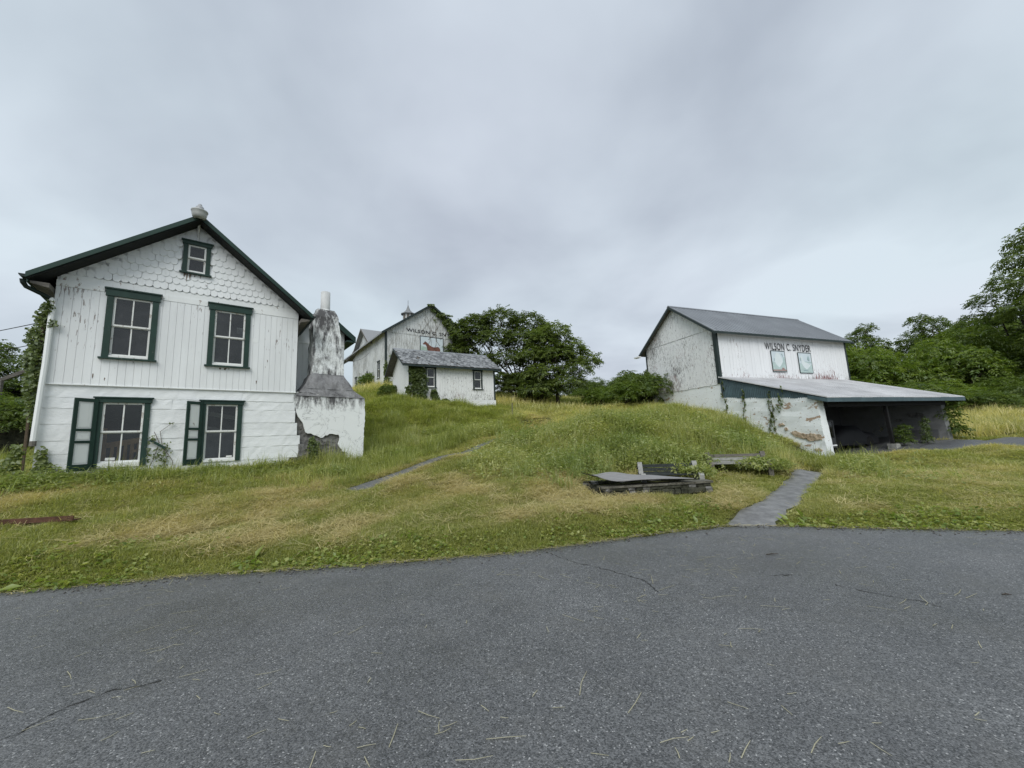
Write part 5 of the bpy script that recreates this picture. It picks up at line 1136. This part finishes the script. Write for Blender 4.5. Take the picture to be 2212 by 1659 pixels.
KB2 = (crown('crown', BIG, 3200, M['leaf_mid'], 37, spray=.66), KB[1])
place_tree(KB2, 'tall mid-green tree beside the towering dark tree', 50.5, 37.0, 2.0, .84, 2.1)
def wood(ms, label, group, pts, name='tree', cat='tree'):
    for i, (x, y, sc, sz) in enumerate(pts):
        place_tree(ms, label, x, y, None, sc, random.uniform(0,6.28), name, group, cat, (sc, sc, sc*sz))
wood(K1, 'dark rounded tree in the wood edge beyond the carport roof', 'dark trees at the wood edge', [(45,60,1.15,.92),(52,61,1.1,1.0),(59,62,1.05,1.0),(66,58,1.2,1.02),(56,50,1.0,1.0),(73,60,1.3,1.15),(60,44,1.0,1.1),(46,42,.78,.85),(51,42,.85,.95),(55,44,1.0,1.05),(40,50,.85,.85)])
wood(K2, 'mid-green tree in the wood edge beyond the carport roof', 'mid-green trees at the wood edge', [(48,57,1.05,1.05),(55,59,1.0,1.3),(62,56,1.1,1.25),(69,52,1.1,1.2),(53,45,.85,.9),(66,43,1.1,1.1)])
wood(K3, 'bright green bushy sapling in front of the dark wood edge', 'bright saplings beyond the carport', [(31,36,.9,1.0),(34.2,38,1.25,1.35),(38,38,1.0,1.1),(36,32.5,.85,.85),(41,36,1.25,1.35),(39.5,31,.8,.9),(45,38,1.4,1.5)], 'sapling', 'sapling')
wood(K4, 'mid-green shrub at the edge of the dry field', 'shrubs at the field edge', [(38.5,28.5,.8,.8),(34.5,28.5,.75,.7),(43,31.5,1.0,1.0),(49,33,1.2,1.1),(31,30,.85,.9)], 'shrub', 'shrub')
wood(K5, 'mid-green shrub in the hedgerow left of the bank barn', 'hedgerow shrubs behind the field', [(10,56,1.0,.85),(13.2,58,1.0,.95),(16.5,59,1.05,.85),(19.5,58,1.0,.95),(22.5,56,1.0,.9),(25,54,1.05,1.0),(12,50,.6,.5),(15.5,50,.55,.45),(9.4,52,.7,.6)], 'shrub', 'shrub')
place_tree(K1, 'lone taller rounded tree over the hedgerow left of the bank barn', 18.4, 60, None, .62, 1.0, szv=(.5,.5,.62))
wood(K1, 'dark rounded tree rising from the hedgerow', 'dark trees in the hedgerow', [(13,62,.62,.62),(23.5,60,.66,.66)])
place_tree(K3, 'low bright bush at the foot of the smaller dark tree', 8.2, 37.0, None, .55, .5, 'bush', cat='bush')
place_tree(K1, 'dark dense bush under the left side of the umbrella-crowned tree', -3.2, 39.4, None, .4, .9, 'bush', cat='bush', szv=(.55,.4,.36))
place_tree(K1, 'dark dense bush round the trunk of the umbrella-crowned tree', .4, 39.2, None, .4, 2.9, 'bush', cat='bush', szv=(.5,.4,.36))
place_tree(K4, 'dark bush under the spreading trees', 3.0, 38.6, None, .8, 1.5, 'bush', cat='bush')
place_tree(K4, 'leafy bush between the shed and the hill barn', -9.3, 29.0, None, .30, .7, 'bush', cat='bush')
place_tree(K3, 'bright bush glimpsed between the chimney and the hill barn', -14.5, 40, None, .55, .2, 'bush', cat='bush')
place_tree(K2, 'leafy tree past the timber railing left of the house', -24.2, 17.5, None, .5, 2.2)
place_tree(K4, 'dark shrub growing over the rubble wall by the house', -17.6, 12.9, 2.05, .5, .4, 'shrub', cat='shrub')
place_tree(K1, 'dark shrubby tree below the cables left of the house', -22.5, 15.2, None, .40, .4)
place_tree(K4, 'tangled vine thicket at the far corner of the bank barn', *L2W(BARN, -1.35, 4.9), None, .66, .4, 'thicket', cat='thicket')
place_tree(K3, 'bright bush in front of the vine thicket', *L2W(BARN, -2.9, 4.2), None, .42, 1.4, 'bush', cat='bush')
place_tree(K6, 'small fern-like sapling leaning on the outer end of the carport', *L2W(BARN, 10.1, -4.3), None, .33, .4, 'sapling', cat='sapling', szv=(.5,.5,.5))
place_tree(K6, 'broad-leaved weed growing beside the carport post', *L2W(BARN, 4.95, -4.75), None, .2, .4, 'weed', cat='weed', szv=(.26,.26,.22))
place_tree(K6, 'spindly weed inside the carport', *L2W(BARN, 7.2, -4.6), None, .2, .4, 'weed', cat='weed', szv=(.15,.15,.3))

# ------------------------------------------------------------------ ivy and vines
def ivy(label, F, spots, mat, n, size=.11, name='ivy', stems=(), seed=3, thick=.12):
    """spots: (x,y,z,rx,ry,rz) ellipsoids in the building frame"""
    rs = np.random.default_rng(seed); sp2 = np.array(spots); wgt = sp2[:,3]*sp2[:,5]+sp2[:,4]*sp2[:,5]; pk = rs.choice(len(sp2), n, p=wgt/wgt.sum()); c = sp2[pk]
    P = c[:,:3]+unit(rs, n)*c[:,3:]*(rs.uniform(0,1,n)**.4)[:,None]
    dr = np.stack([rs.normal(0,.6,n), -abs(rs.normal(.5,.4,n)), -abs(rs.normal(.7,.5,n))], 1); nr = np.stack([rs.normal(0,.4,n), -np.ones(n), rs.normal(.5,.4,n)], 1)
    L = size*rs.uniform(.55,1.3,n); me = foliage_mesh('leaves', [leaf_quads(P, dr, nr, L, L*rs.uniform(.75,1.05,n), rs, .12)], mat)
    z0 = float(sp2[:,2].min()-sp2[:,5].max()); t = thing(name, label, 'vine', (F[0], F[1], z0), F[2])
    o = link('leaves', me, t); o.location.z = -z0
    for path, r_ in stems: s_ = MB().tube(path, r_, 5).build('stem', M['stem'], t); s_.location.z = -z0
    return t
ivy('thick ivy climbing the left corner of the two-storey house', HOUSE, [(-.15,.2,5.15,.16,.25,.3),(-.22,.25,4.6,.22,.3,.4),(-.24,.25,4.0,.2,.3,.5),(-.2,.25,3.4,.16,.3,.45),(-.16,.3,2.9,.12,.3,.4),(-.06,-.12,5.35,.10,.06,.2),(.04,-.12,4.95,.09,.05,.1)], M['ivy'], 2600, .085, stems=[([(-.2,.2,1.0),(-.22,.2,3),(-.15,.15,5.4)], .03)], seed=4)
ivy('yellow-green vine at the foot of the left house corner', HOUSE, [(-.25,-.12,1.75,.10,.08,.25),(-.30,-.18,1.4,.18,.1,.3),(-.2,-.25,1.1,.3,.2,.25),(.12,-.07,1.65,.10,.05,.3),(.18,-.12,1.3,.18,.08,.3)], M['ivy_pale'], 900, .085, seed=5)
stp = [[(2.0,-.04,1.1),(2.12,-.04,1.5),(2.2,-.05,1.9),(2.08,-.05,2.2)], [(2.3,-.04,1.1),(2.38,-.04,1.45),(2.25,-.04,1.9),(2.2,-.04,2.2),(2.45,-.05,2.45)], [(2.55,-.04,1.1),(2.5,-.04,1.4),(2.3,-.04,1.75)]]
ivy('sparse bare vine stems climbing between the two lower windows', HOUSE, [(2.05,-.07,2.02,.10,.03,.14),(2.42,-.07,2.42,.08,.03,.06),(2.0,-.06,1.55,.06,.03,.3),(2.3,-.05,1.6,.2,.02,.4)], M['ivy'], 130, .06, stems=[(p_, .007) for p_ in stp], seed=6)
ivy('green creeper filling the broken foot of the chimney', HOUSE, [(6.05,-.06,1.55,.2,.08,.35),(6.2,-.1,1.2,.3,.1,.25),(6.0,-.05,1.85,.1,.05,.15),(6.45,-.15,1.0,.4,.15,.2)], M['ivy'], 800, .075, seed=7)
ivy('dense ivy covering the left corner of the garden shed', SHED, [(.5,-.12,6.6,.55,.12,.45),(.6,-.14,6.0,.60,.12,.5),(.65,-.16,5.3,.58,.14,.5),(.7,-.2,4.7,.45,.14,.4),(.85,-.25,4.3,.5,.2,.3),(1.7,-.12,5.0,.22,.08,.3),(1.8,-.15,4.6,.22,.1,.4),(2.5,-.2,4.5,.25,.1,.15),(-.1,-.1,5.2,.12,.1,.3)], M['ivy'], 3600, .19, seed=8)
ivy('vines hanging down the right slope of the hill barn gable', BBARN, [(5.0,-.25,15.3,.35,.15,.25),(5.7,-.3,14.8,.5,.2,.35),(6.5,-.3,14.2,.6,.2,.5),(7.2,-.35,13.4,.7,.25,.8),(7.7,-.35,12.4,.7,.25,.9),(8.0,-.35,11.2,.9,.25,1.0),(4.6,-.45,15.72,.4,.2,.06),(6.2,-.45,14.85,.8,.2,.08),(7.3,-.45,14.1,.8,.2,.1)], M['leaf_dark'], 4200, .24, seed=9)
bst = []
for k in range(9):
    x0_ = random.uniform(3.2,6.6); pth = [(x0_,-.10,10.3+random.uniform(0,2))]
    for q in range(6): l_ = pth[-1]; pth.append((l_[0]+random.uniform(-.1,.45)*(-1 if k % 3 == 0 else 1), -.10, l_[2]+random.uniform(.3,.6)))
    pth = [q for q in pth if q[2] < 15.5-.7*abs(q[0]-4.65)]
    if len(pth) > 2: bst.append((pth, .012))
ivy('bare vine tracery across the horse painting on the hill barn', BBARN, [(5.2,-.1,14.3,.3,.02,.4)], M['ivy'], 20, .12, stems=bst, seed=10)
ivy('dark vine up the near corner post of the hill barn', BBARN, [(-.05,-.15,8.5,.14,.1,1.2),(.1,-.15,7.4,.3,.15,.6),(.5,-.15,9.5,.25,.05,.7)], M['ivy'], 420, .2, seed=11)
ivy('leafy vine climbing the far corner of the bank barn', BARN, [(-.25,5.3,5.0,.2,.25,.7),(-.3,5.35,4.2,.25,.3,.6),(-.35,5.3,3.5,.35,.4,.5),(-.3,4.85,4.5,.12,.2,.3),(-.3,4.2,3.4,.12,.15,.45),(-.28,4.9,3.2,.15,.3,.3)], M['ivy'], 1500, .17, seed=12)
vst = []; vsp = []
for y0_, hh in ((-.25,3.7),(-1.15,3.1),(-2.3,3.0),(-2.75,2.6)):
    pth = [(-.09,y0_,1.0)]
    while pth[-1][2] < hh: pth.append((-.09, pth[-1][1]+random.uniform(-.12,.12), pth[-1][2]+.3))
    vst.append((pth, .012)); vsp += [(-.11, q[1], q[2], .03, .07, .17) for q in pth[1:]]
vsp += [(-.14,-3.05,2.85,.05,.14,.34),(-.14,-2.9,2.45,.05,.14,.2),(-.12,-3.15,3.3,.04,.05,.25)]
ivy('half-withered vines on the white carport side wall', BARN, vsp, M['ivy'], 560, .085, stems=vst, seed=13)

# ------------------------------------------------------------------ grass, weeds and litter
def blades(seed, n, rad, h0, h1_, w, lean, seg=2):
    """a tuft: n bent blades inside radius rad"""
    rs = np.random.default_rng(seed); a = rs.uniform(0,6.283,n); r = rad*np.sqrt(rs.uniform(0,1,n)); B0 = np.stack([r*np.cos(a), r*np.sin(a), np.full(n,-.015)],1)
    h = rs.uniform(h0,h1_,n); la = rs.uniform(0,6.283,n); ln = rs.uniform(.15,1,n)*lean; ww = w*rs.uniform(.6,1.2,n)
    dirx = np.stack([np.cos(la), np.sin(la), np.zeros(n)],1); side = np.stack([-np.sin(la), np.cos(la), np.zeros(n)],1)
    side = side*np.cos(1.0)+0; M1 = B0+dirx*(h*ln*.35)[:,None]+np.array([0,0,1])*(h*.55)[:,None]; T1 = B0+dirx*(h*ln)[:,None]+np.array([0,0,1])*(h*np.maximum(.12,1-.55*ln*ln))[:,None]
    sd = side/np.linalg.norm(side,axis=1,keepdims=True)*ww[:,None]*.5
    Vv = np.stack([B0-sd, B0+sd, M1+sd*.8, M1-sd*.8, T1],1).reshape(-1,3); b = np.arange(n)*5
    Ff = np.concatenate([np.stack([b,b+1,b+2],1), np.stack([b,b+2,b+3],1), np.stack([b+3,b+2,b+4],1)])
    return Vv, Ff, np.repeat(rs.uniform(0,1,n),5)
def weedtuft(seed, n, rad, h, leaf, lw=.55):
    rs = np.random.default_rng(seed); a = rs.uniform(0,6.283,n); r = rad*np.sqrt(rs.uniform(0,1,n)); zz_ = h*rs.uniform(0.1,1,n)*(1-.5*(r/rad)**2)
    P = np.stack([r*np.cos(a), r*np.sin(a), zz_],1); d = np.stack([np.cos(a)+rs.normal(0,.6,n), np.sin(a)+rs.normal(0,.6,n), rs.normal(.15,.35,n)],1); nr = np.stack([rs.normal(0,.35,n), rs.normal(0,.35,n), np.ones(n)],1)
    L = leaf*rs.uniform(.6,1.3,n); return leaf_quads(P, d, nr, L, L*lw*rs.uniform(.8,1.2,n), rs, .15)
def strawtuft(seed, n, rad, ln, w):
    rs = np.random.default_rng(seed); P = np.stack([rs.uniform(-rad,rad,n), rs.uniform(-rad,rad,n), rs.uniform(.01,.06,n)],1); a = rs.normal(.5,.9,n)
    d = np.stack([np.cos(a), np.sin(a), rs.normal(.05,.14,n)],1); L = ln*rs.uniform(.5,1.2,n)
    return strips(P, d, L, np.full(n, w), rs)
def scatter(name, variants, mat, X, Y, scl, dry, label, cat, tilt=.12, zoff=0.0, sz=None):
    col = bpy.data.collections.new(name+'_tufts')
    for i, v in enumerate(variants):
        o = bpy.data.objects.new(name+'_tuft', foliage_mesh(name+'_tuft', [v], mat)); col.objects.link(o)
    n = len(X); Z = hz(X, Y)+zoff
    me = bpy.data.meshes.new(name); me.vertices.add(n); me.vertices.foreach_set('co', np.stack([X,Y,Z],1).astype(np.float32).ravel())
    rot = np.stack([rng.normal(0,tilt,n), rng.normal(0,tilt,n), rng.uniform(0,6.283,n)],1).astype(np.float32)
    s3 = np.stack([scl, scl, scl if sz is None else sz],1).astype(np.float32)
    me.attributes.new('rot','FLOAT_VECTOR','POINT').data.foreach_set('vector', rot.ravel()); me.attributes.new('scl','FLOAT_VECTOR','POINT').data.foreach_set('vector', s3.ravel())
    me.attributes.new('dry','FLOAT','POINT').data.foreach_set('value', dry.astype(np.float32)); me.attributes.new('vid','INT','POINT').data.foreach_set('value', rng.integers(0,len(variants),n).astype(np.int32))
    o = link(name, me); tag(o, label, cat, kind='stuff')
    ng = bpy.data.node_groups.new(name+'_nodes','GeometryNodeTree'); ng.interface.new_socket('Geometry',in_out='INPUT',socket_type='NodeSocketGeometry'); ng.interface.new_socket('Geometry',in_out='OUTPUT',socket_type='NodeSocketGeometry')
    N = ng.nodes; gi = N.new('NodeGroupInput'); go = N.new('NodeGroupOutput'); ip = N.new('GeometryNodeInstanceOnPoints'); ci = N.new('GeometryNodeCollectionInfo')
    ci.inputs['Collection'].default_value = col; ci.inputs['Separate Children'].default_value = True; ci.inputs['Reset Children'].default_value = True
    def na(nm, ty): q = N.new('GeometryNodeInputNamedAttribute'); q.data_type = ty; q.inputs['Name'].default_value = nm; return q.outputs['Attribute']
    L = ng.links; L.new(gi.outputs[0], ip.inputs['Points']); L.new(ci.outputs[0], ip.inputs['Instance']); ip.inputs['Pick Instance'].default_value = True
    L.new(na('vid','INT'), ip.inputs['Instance Index']); e2r = N.new('FunctionNodeEulerToRotation'); L.new(na('rot','FLOAT_VECTOR'), e2r.inputs[0]); L.new(e2r.outputs[0], ip.inputs['Rotation']); L.new(na('scl','FLOAT_VECTOR'), ip.inputs['Scale']); L.new(ip.outputs[0], go.inputs[0])
    md = o.modifiers.new('tufts','NODES'); md.node_group = ng; return o
def segdist(X, Y, cl):
    D = np.full(X.shape, 1e9)
    for a, b in zip(cl[:-1], cl[1:]):
        dx_, dy_ = b[0]-a[0], b[1]-a[1]; t = np.clip(((X-a[0])*dx_+(Y-a[1])*dy_)/(dx_*dx_+dy_*dy_),0,1); w = a[2]+(b[2]-a[2])*t
        D = np.minimum(D, np.hypot(X-a[0]-dx_*t, Y-a[1]-dy_*t)-w)
    return D
def inbox(F, X, Y, x0, x1, y0, y1): lx, ly = W2L(F, X, Y); return (lx > x0) & (lx < x1) & (ly > y0) & (ly < y1)
def vnoise(X, Y, f, seed):
    r = np.random.default_rng(seed); s = 0
    for k in range(6):
        a = r.uniform(0,6.28); q = f*(1.0+.55*k); s = s+np.sin((X*math.cos(a)+Y*math.sin(a))*q+r.uniform(0,6.28)+1.3*np.sin((X*math.sin(a)-Y*math.cos(a))*q*.6+r.uniform(0,6.28)))/(1+.35*k)
    return s/2.6
def free(X, Y, pathgap=.02):
    ok = (Y-yedge(X) > .02+.07*vnoise(X,Y,5.,71)) & (segdist(X, Y, PATHL[5:]) > pathgap) & (segdist(X, Y, PATHR) > pathgap-.05+.06*vnoise(X,Y,5.,72)) & (segdist(X, Y, DRIVE) > .02)
    for F, b in ((HOUSE,(-.02,5.5,-.02,8)),(HOUSE,(5.3,7.75,0,6.6)),(BARN,(0,10.95,0,5.4)),(BARN,(-.06,9.75,-4.55,.1)),(SHED,(0,6.6,-.02,4.4)),(BBARN,(0,9.3,0,12))): ok &= ~inbox(F, X, Y, *b)
    ok &= ~inbox((1.78,8.42,math.atan2(.28,2.44)), X, Y, -.08, 2.5, -.14, 1.3)
    return ok
def cand(n, x0, x1, y0, y1, dens):
    X = rng.uniform(x0,x1,n); Y = rng.uniform(y0,y1,n); k = rng.uniform(0,1,n) < dens(X,Y); return X[k], Y[k]
def inview(X, Y): return (np.abs(X) < 1.55*np.maximum(Y,0)+2.5)
def zone(X, Y):
    """height class: 0 mown, 1 rough mown, 2 tall"""
    hx, hy = W2L(HOUSE, X, Y); bx_, by_ = W2L(BARN, X, Y); pl_ = segdist(X, Y, PATHL)
    above = np.interp(X, [p[0] for p in PATHL], [p[1] for p in PATHL]) < Y
    z = np.where(X < 3.2, .95, .3)
    tallL = above & (X < 1.5) & (pl_ > .7)
    z = np.where(tallL & (Y > 11), 2.5, z); z = np.where(above & (X < -2) & (Y < 12.5), 1.35, z)
    mound = np.exp(-(((X-5.6)/4.9)**4+((Y-14.3)/3.7)**4)); z = np.maximum(z, np.where(mound > .3, 2.1, z))
    z = np.where((Y > 18.5) & (X > -3) & (X < 13), 1.5, z); z = np.where((Y > 20) & (X >= 13), 2.2, z); z = np.where((Y > 19.5+.02*X) & (X > 20), 2.2, z)
    trail = np.abs(X-(1.3+(Y-22)*.18)) < 1.1
    return np.where(trail & (Y > 14), np.minimum(z,.9), z)
def drymap(X, Y): return np.clip(.33+.42*vnoise(X,Y,.9,3)+.26*vnoise(X,Y,3.1,4), 0, 1)
DV = lambda X, Y: np.hypot(X, Y)
# lawn tufts everywhere near; bigger tufts further away
sets = [(160000,-13,15,3.9,9.5, lambda X,Y: np.clip(1.15-.03*(DV(X,Y)-5),.2,1)), (110000,-17,26,9.5,18, lambda X,Y: np.clip(1.2-.05*(DV(X,Y)-9),.3,1)), (70000,-20,45,18,40, lambda X,Y: np.clip(1.15-.025*(DV(X,Y)-18),.3,1))]
LX, LY = [], []
for s in sets: a, b = cand(*s); k = free(a,b) & inview(a,b); LX.append(a[k]); LY.append(b[k])
LX = np.concatenate(LX); LY = np.concatenate(LY); zz_ = zone(LX,LY); dd = DV(LX,LY); dry = drymap(LX,LY)
k = rng.uniform(0,1,len(LX)) > sm((zz_-1.2)/.8)*.75
LX, LY, zz_, dd, dry = LX[k], LY[k], zz_[k], dd[k], dry[k]
edge_d = LY-yedge(LX)
sc = np.clip(dd/9,.8,2.6)*rng.uniform(.75,1.3,len(LX)); szz = np.clip(dd/14,.85,1.6)*(.75+.75*np.clip(zz_,0,1.6))*rng.uniform(.7,1.35,len(LX))*(.45+.55*sm(edge_d/1.1))
trk = np.exp(-((LX-np.interp(LY,[6,8,10,14,22,30],[-3.5,-2.2,-1.0,.0,1.2,2.8]))/.9)**2)*sm((LY-7)/2)
szz = szz*.72*np.clip(1+.6*vnoise(LX,LY,2.3,61),.45,1.8)*(1-.35*trk)
dryl = np.clip(.42*trk+dry*1.15*(.25+.75*sm((edge_d-.3)/1.0))+.25*sm((zz_-1)/1.)-.12,0,1)
scatter('lawn_grass', [blades(s,16,.085,.04,.145,.0075,1.25) for s in range(9)], M['blade'], LX, LY, sc, dryl, 'short uneven lawn grass with yellowed patches', 'grass', sz=szz)
# flattened hay left by mowing
X, Y = cand(105000,-13,12,4.4,13, lambda X,Y: np.clip((drymap(X,Y)-.27)*1.9,.05,1)*np.where(X > 4,.25,.9)*sm((Y-yedge(X)-.4)/.8)); k = free(X,Y,.06) & inview(X,Y) & (zone(X,Y) < 1.5) & (Y-yedge(X) > .25); X, Y = X[k], Y[k]
scatter('mown_hay', [strawtuft(40+s,9,.13,.26,.0048) for s in range(6)], M['straw'], X, Y, rng.uniform(.7,1.3,len(X)), rng.uniform(0,.8,len(X)), 'pale mown hay lying on the lawn', 'hay', tilt=.1, zoff=.035)
# clover and broad leaves along the asphalt edge
X, Y = cand(90000,-12,22,4,9.0, lambda X,Y: np.clip(1-(Y-yedge(X)-.1)/(1.0+.5*vnoise(X,Y,.8,8)),0,1)*np.clip(.55+.7*vnoise(X,Y,1.3,9),.05,1)*.7); k = free(X,Y,.03) & inview(X,Y); X, Y = X[k], Y[k]
scatter('clover', [weedtuft(60+s,9,.06,.055,.034,.85) for s in range(5)], M['clover'], X, Y, rng.choice([.55,.8,1.1,1.7],len(X))*rng.uniform(.8,1.2,len(X)), np.clip(rng.normal(.4,.35,len(X)),0,1), 'low bright clover and plantain along the asphalt edge', 'clover', tilt=.15)
X, Y = cand(900,-12,20,4,8.0, lambda X,Y: np.clip(1-(Y-yedge(X)-.1)/.9,0,1)*np.clip(.2+.9*vnoise(X,Y,.7,15),0,1)); k = free(X,Y,.05); X, Y = X[k], Y[k]
scatter('dock_leaves', [weedtuft(160+s,7,.05,.07,.16,.42) for s in range(4)], M['clover'], X, Y, rng.uniform(.6,1.2,len(X)), rng.uniform(0,.3,len(X)), 'broad dock leaves along the asphalt edge', 'weed')
# tall grass on the banks
X, Y = cand(100000,-20,14,9.5,34, lambda X,Y: np.clip(1.1-.028*(DV(X,Y)-10),.25,1)*sm((zone(X,Y)-1.1)/.6)); k = free(X,Y,.12) & inview(X,Y) & (rng.uniform(0,1,len(X)) > .62*np.exp(-(((X-4.6)/4.5)**4+((Y-13.6)/3.3)**4))) & ~((X > 2.6) & (X < 7.4) & (Y > 8.6) & (Y < 11.1)); X, Y = X[k], Y[k]; zz_ = zone(X,Y); dd = DV(X,Y)
fr_ = np.clip(np.abs(W2L(HOUSE,X,Y)[1]),0,2)/2
scatter('tall_grass', [blades(80+s,13,.13,.22,.52,.011,1.15) for s in range(7)], M['tall'], X, Y, np.clip(dd/13,.8,2.2)*rng.uniform(.8,1.3,len(X)), np.clip(drymap(X,Y)*.75+.45*sm((Y-17.5)/5)*sm((X+1)/3)-.18*sm(-X)-.08,0,1), 'tall unmown grass on the banks', 'grass', sz=np.clip(.35+.38*zz_,.4,1.35)*rng.uniform(.55,1.3,len(X))*(1-.2*sm((Y-14)/8))*np.clip(1+.75*vnoise(X,Y,1.5,44)+.3*vnoise(X,Y,4.0,45),.35,2.0))
X, Y = cand(34000,12,75,17.5,46, lambda X,Y: np.clip(zone(X,Y)-.9,0,1)); k = free(X,Y,.3) & inview(X,Y); X, Y = X[k], Y[k]; dd = DV(X,Y)
scatter('dry_field', [blades(120+s,16,.25,.35,.8,.022,.9) for s in range(5)], M['tall'], X, Y, np.clip(dd/24,1,2.4)*rng.uniform(.8,1.3,len(X)), np.clip(.75+.3*vnoise(X,Y,.5,21),0,1), 'tall dry yellow grass of the field beyond the drive', 'grass', sz=rng.uniform(.7,1.2,len(X))*np.clip(dd/30,.9,1.5))
X, Y = cand(16000,-22,30,32,62, lambda X,Y: np.ones(len(X))); k = free(X,Y,.3) & inview(X,Y); X, Y = X[k], Y[k]
scatter('far_grass', [blades(140+s,16,.3,.3,.7,.028,.9) for s in range(4)], M['tall'], X, Y, rng.uniform(1.4,2.6,len(X)), np.clip(.45+.4*vnoise(X,Y,.3,25),0,1), 'rough grass of the slope behind the shed', 'grass', sz=rng.uniform(.8,1.5,len(X)))
# leafy weeds: mound, house front, round the benches
def wd(X, Y):
    hx, hy = W2L(HOUSE, X, Y); fr = np.exp(-((hy+.55)/.75)**2)*((hx > -2) & (hx < 9)); mound = np.exp(-(((X-4.6)/4.5)**4+((Y-13.6)/3.3)**4))*(segdist(X,Y,PATHR) > .5)*(W2L(BARN,X,Y)[0] < -.6)
    bank = (Y > 11) & (Y < 20) & (X < -.5) & (segdist(X,Y,PATHL) > 1.2)
    bz = ((X > 2.6) & (X < 5.0) & (Y > 8.6) & (Y < 10.05)) | ((X > 5.0) & (X < 7.6) & (Y > 9.2) & (Y < 11.1))
    return np.where(bz, .05, 1)*np.clip(fr*np.clip(.55+.6*vnoise(X,Y,1.7,38),.1,1)+mound*np.clip(.55+.6*vnoise(X,Y,.8,31),.1,1)+bank*np.clip(.25+.5*vnoise(X,Y,.6,33),0,.7)*.7,0,1)
X, Y = cand(95000,-18,12,7.5,22, wd); k = free(X,Y,.25); X, Y = X[k], Y[k]; dd = DV(X,Y)
scatter('leafy_weeds', [weedtuft(90+s,34,.17,.30,.062) for s in range(6)]+[weedtuft(110+s,44,.22,.46,.075,.42) for s in range(3)]+[blades(115+s,24,.14,.25,.55,.012,1.2) for s in range(2)], M['weed'], X, Y, rng.uniform(.7,1.5,len(X))*np.clip(dd/12,.9,1.5), np.clip(.35+.5*vnoise(X,Y,1.1,35)+rng.normal(0,.15,len(X)),0,1), 'pale green leafy weeds on the mound and along the house', 'weed', sz=rng.uniform(.6,1.6,len(X))*np.clip(1.0+.5*vnoise(X,Y,1.2,36),.4,1.7)*np.where((W2L(HOUSE,X,Y)[1] > -2.5) & (X < -2),.55,1.0))
# vine leaves on the benches
X = rng.normal(6.65,.26,260); Y = rng.normal(10.55,.16,260); X2 = rng.normal(4.4,.2,60); Y2 = rng.normal(9.6,.1,60); X = np.concatenate([X,X2]); Y = np.concatenate([Y,Y2])
scatter('bench_weeds', [weedtuft(190+s,20,.12,.2,.08,.4) for s in range(4)], M['weed'], X, Y, rng.uniform(.7,1.2,len(X)), rng.uniform(0,.6,len(X)), 'trailing weeds grown over the bench ends', 'weed', zoff=.22*1.0, tilt=.4)
# hay stalks and twigs on the asphalt
n = 1500; X = rng.uniform(-5.5,8.5,n); Y = rng.uniform(1.6,6.2,n); k = (yedge(X)-Y > .05) & (vnoise(X,Y,1.1,51)+rng.normal(0,.35,n) > .1) & inview(X,Y); X, Y = X[k], Y[k]; n = len(X); a = rng.normal(.25,.75,n); Lr = rng.uniform(.04,.10,n)*rng.choice([1,1,1,2.6],n)
P = np.stack([X,Y,np.full(n,.006)],1); d = np.stack([np.cos(a),np.sin(a),np.zeros(n)],1)
hs = link('hay_stalks', foliage_mesh('hay_stalks', [strips(P, d, Lr, np.full(n,.0046), rng, .04)], M['straw_grey'])); tag(hs, 'loose pale hay stalks scattered on the asphalt', 'hay', kind='stuff')
n = 1500; X = rng.uniform(-10,14,n); Y = yedge(X)+rng.normal(-.01,.04,n); a = rng.normal(0,.5,n); Lr = rng.uniform(.05,.16,n)
hs = link('edge_straw', foliage_mesh('edge_straw', [strips(np.stack([X,Y,np.full(n,.008)+rng.uniform(0,.015,n)],1), np.stack([np.cos(a),np.sin(a),rng.normal(0,.05,n)],1), Lr, np.full(n,.0055), rng)], M['straw'])); tag(hs, 'dry straw washed along the asphalt edge', 'hay', kind='stuff')
for i, (x, y, L_, a) in enumerate([(4.05,3.05,.11,-.3),(3.2,5.15,.16,.05),(4.4,3.75,.07,-.2)]):
    t = thing('twig', ['short dark twig lying on the open asphalt','thin straight twig lying on the asphalt near the path mouth','tiny dark stick lying on the asphalt'][i], 'twig', (x,y,.004), a)
    MB().tube([(-L_/2,0,.008),(0,.006,.012),(L_/2,0,.008)], [.006,.007,.003], 5).build('stick', M['bark'], t); MB().tube([(0,.006,.012),(.02,.04,.012)], [.004,.002], 5).build('spur', M['bark'], t)

# crumbs of broken asphalt and grit along the yard edge
n = 2600; X = rng.uniform(-9,15,n); Y = yedge(X)-np.abs(rng.normal(0,.16,n))+.06; sz_ = rng.uniform(.004,.013,n)*rng.choice([.7,1,1.6],n)
oct_ = np.array([(1,0,0),(0,1,0),(-1,0,0),(0,-1,0),(0,0,.7),(0,0,-.7)]); of_ = np.array([(0,1,4),(1,2,4),(2,3,4),(3,0,4),(1,0,5),(2,1,5),(3,2,5),(0,3,5)])
vv = (oct_[None]*sz_[:,None,None]*rng.uniform(.6,1.4,(n,6,1)))+np.stack([X,Y,sz_*.5],1)[:,None,:]
gm = link('edge_grit', np_mesh('edge_grit', vv.reshape(-1,3), (of_[None]+(np.arange(n)*6)[:,None,None]).reshape(-1,3), M['grit'])); tag(gm, 'loose grit and asphalt crumbs along the lawn edge', 'grit', kind='stuff')
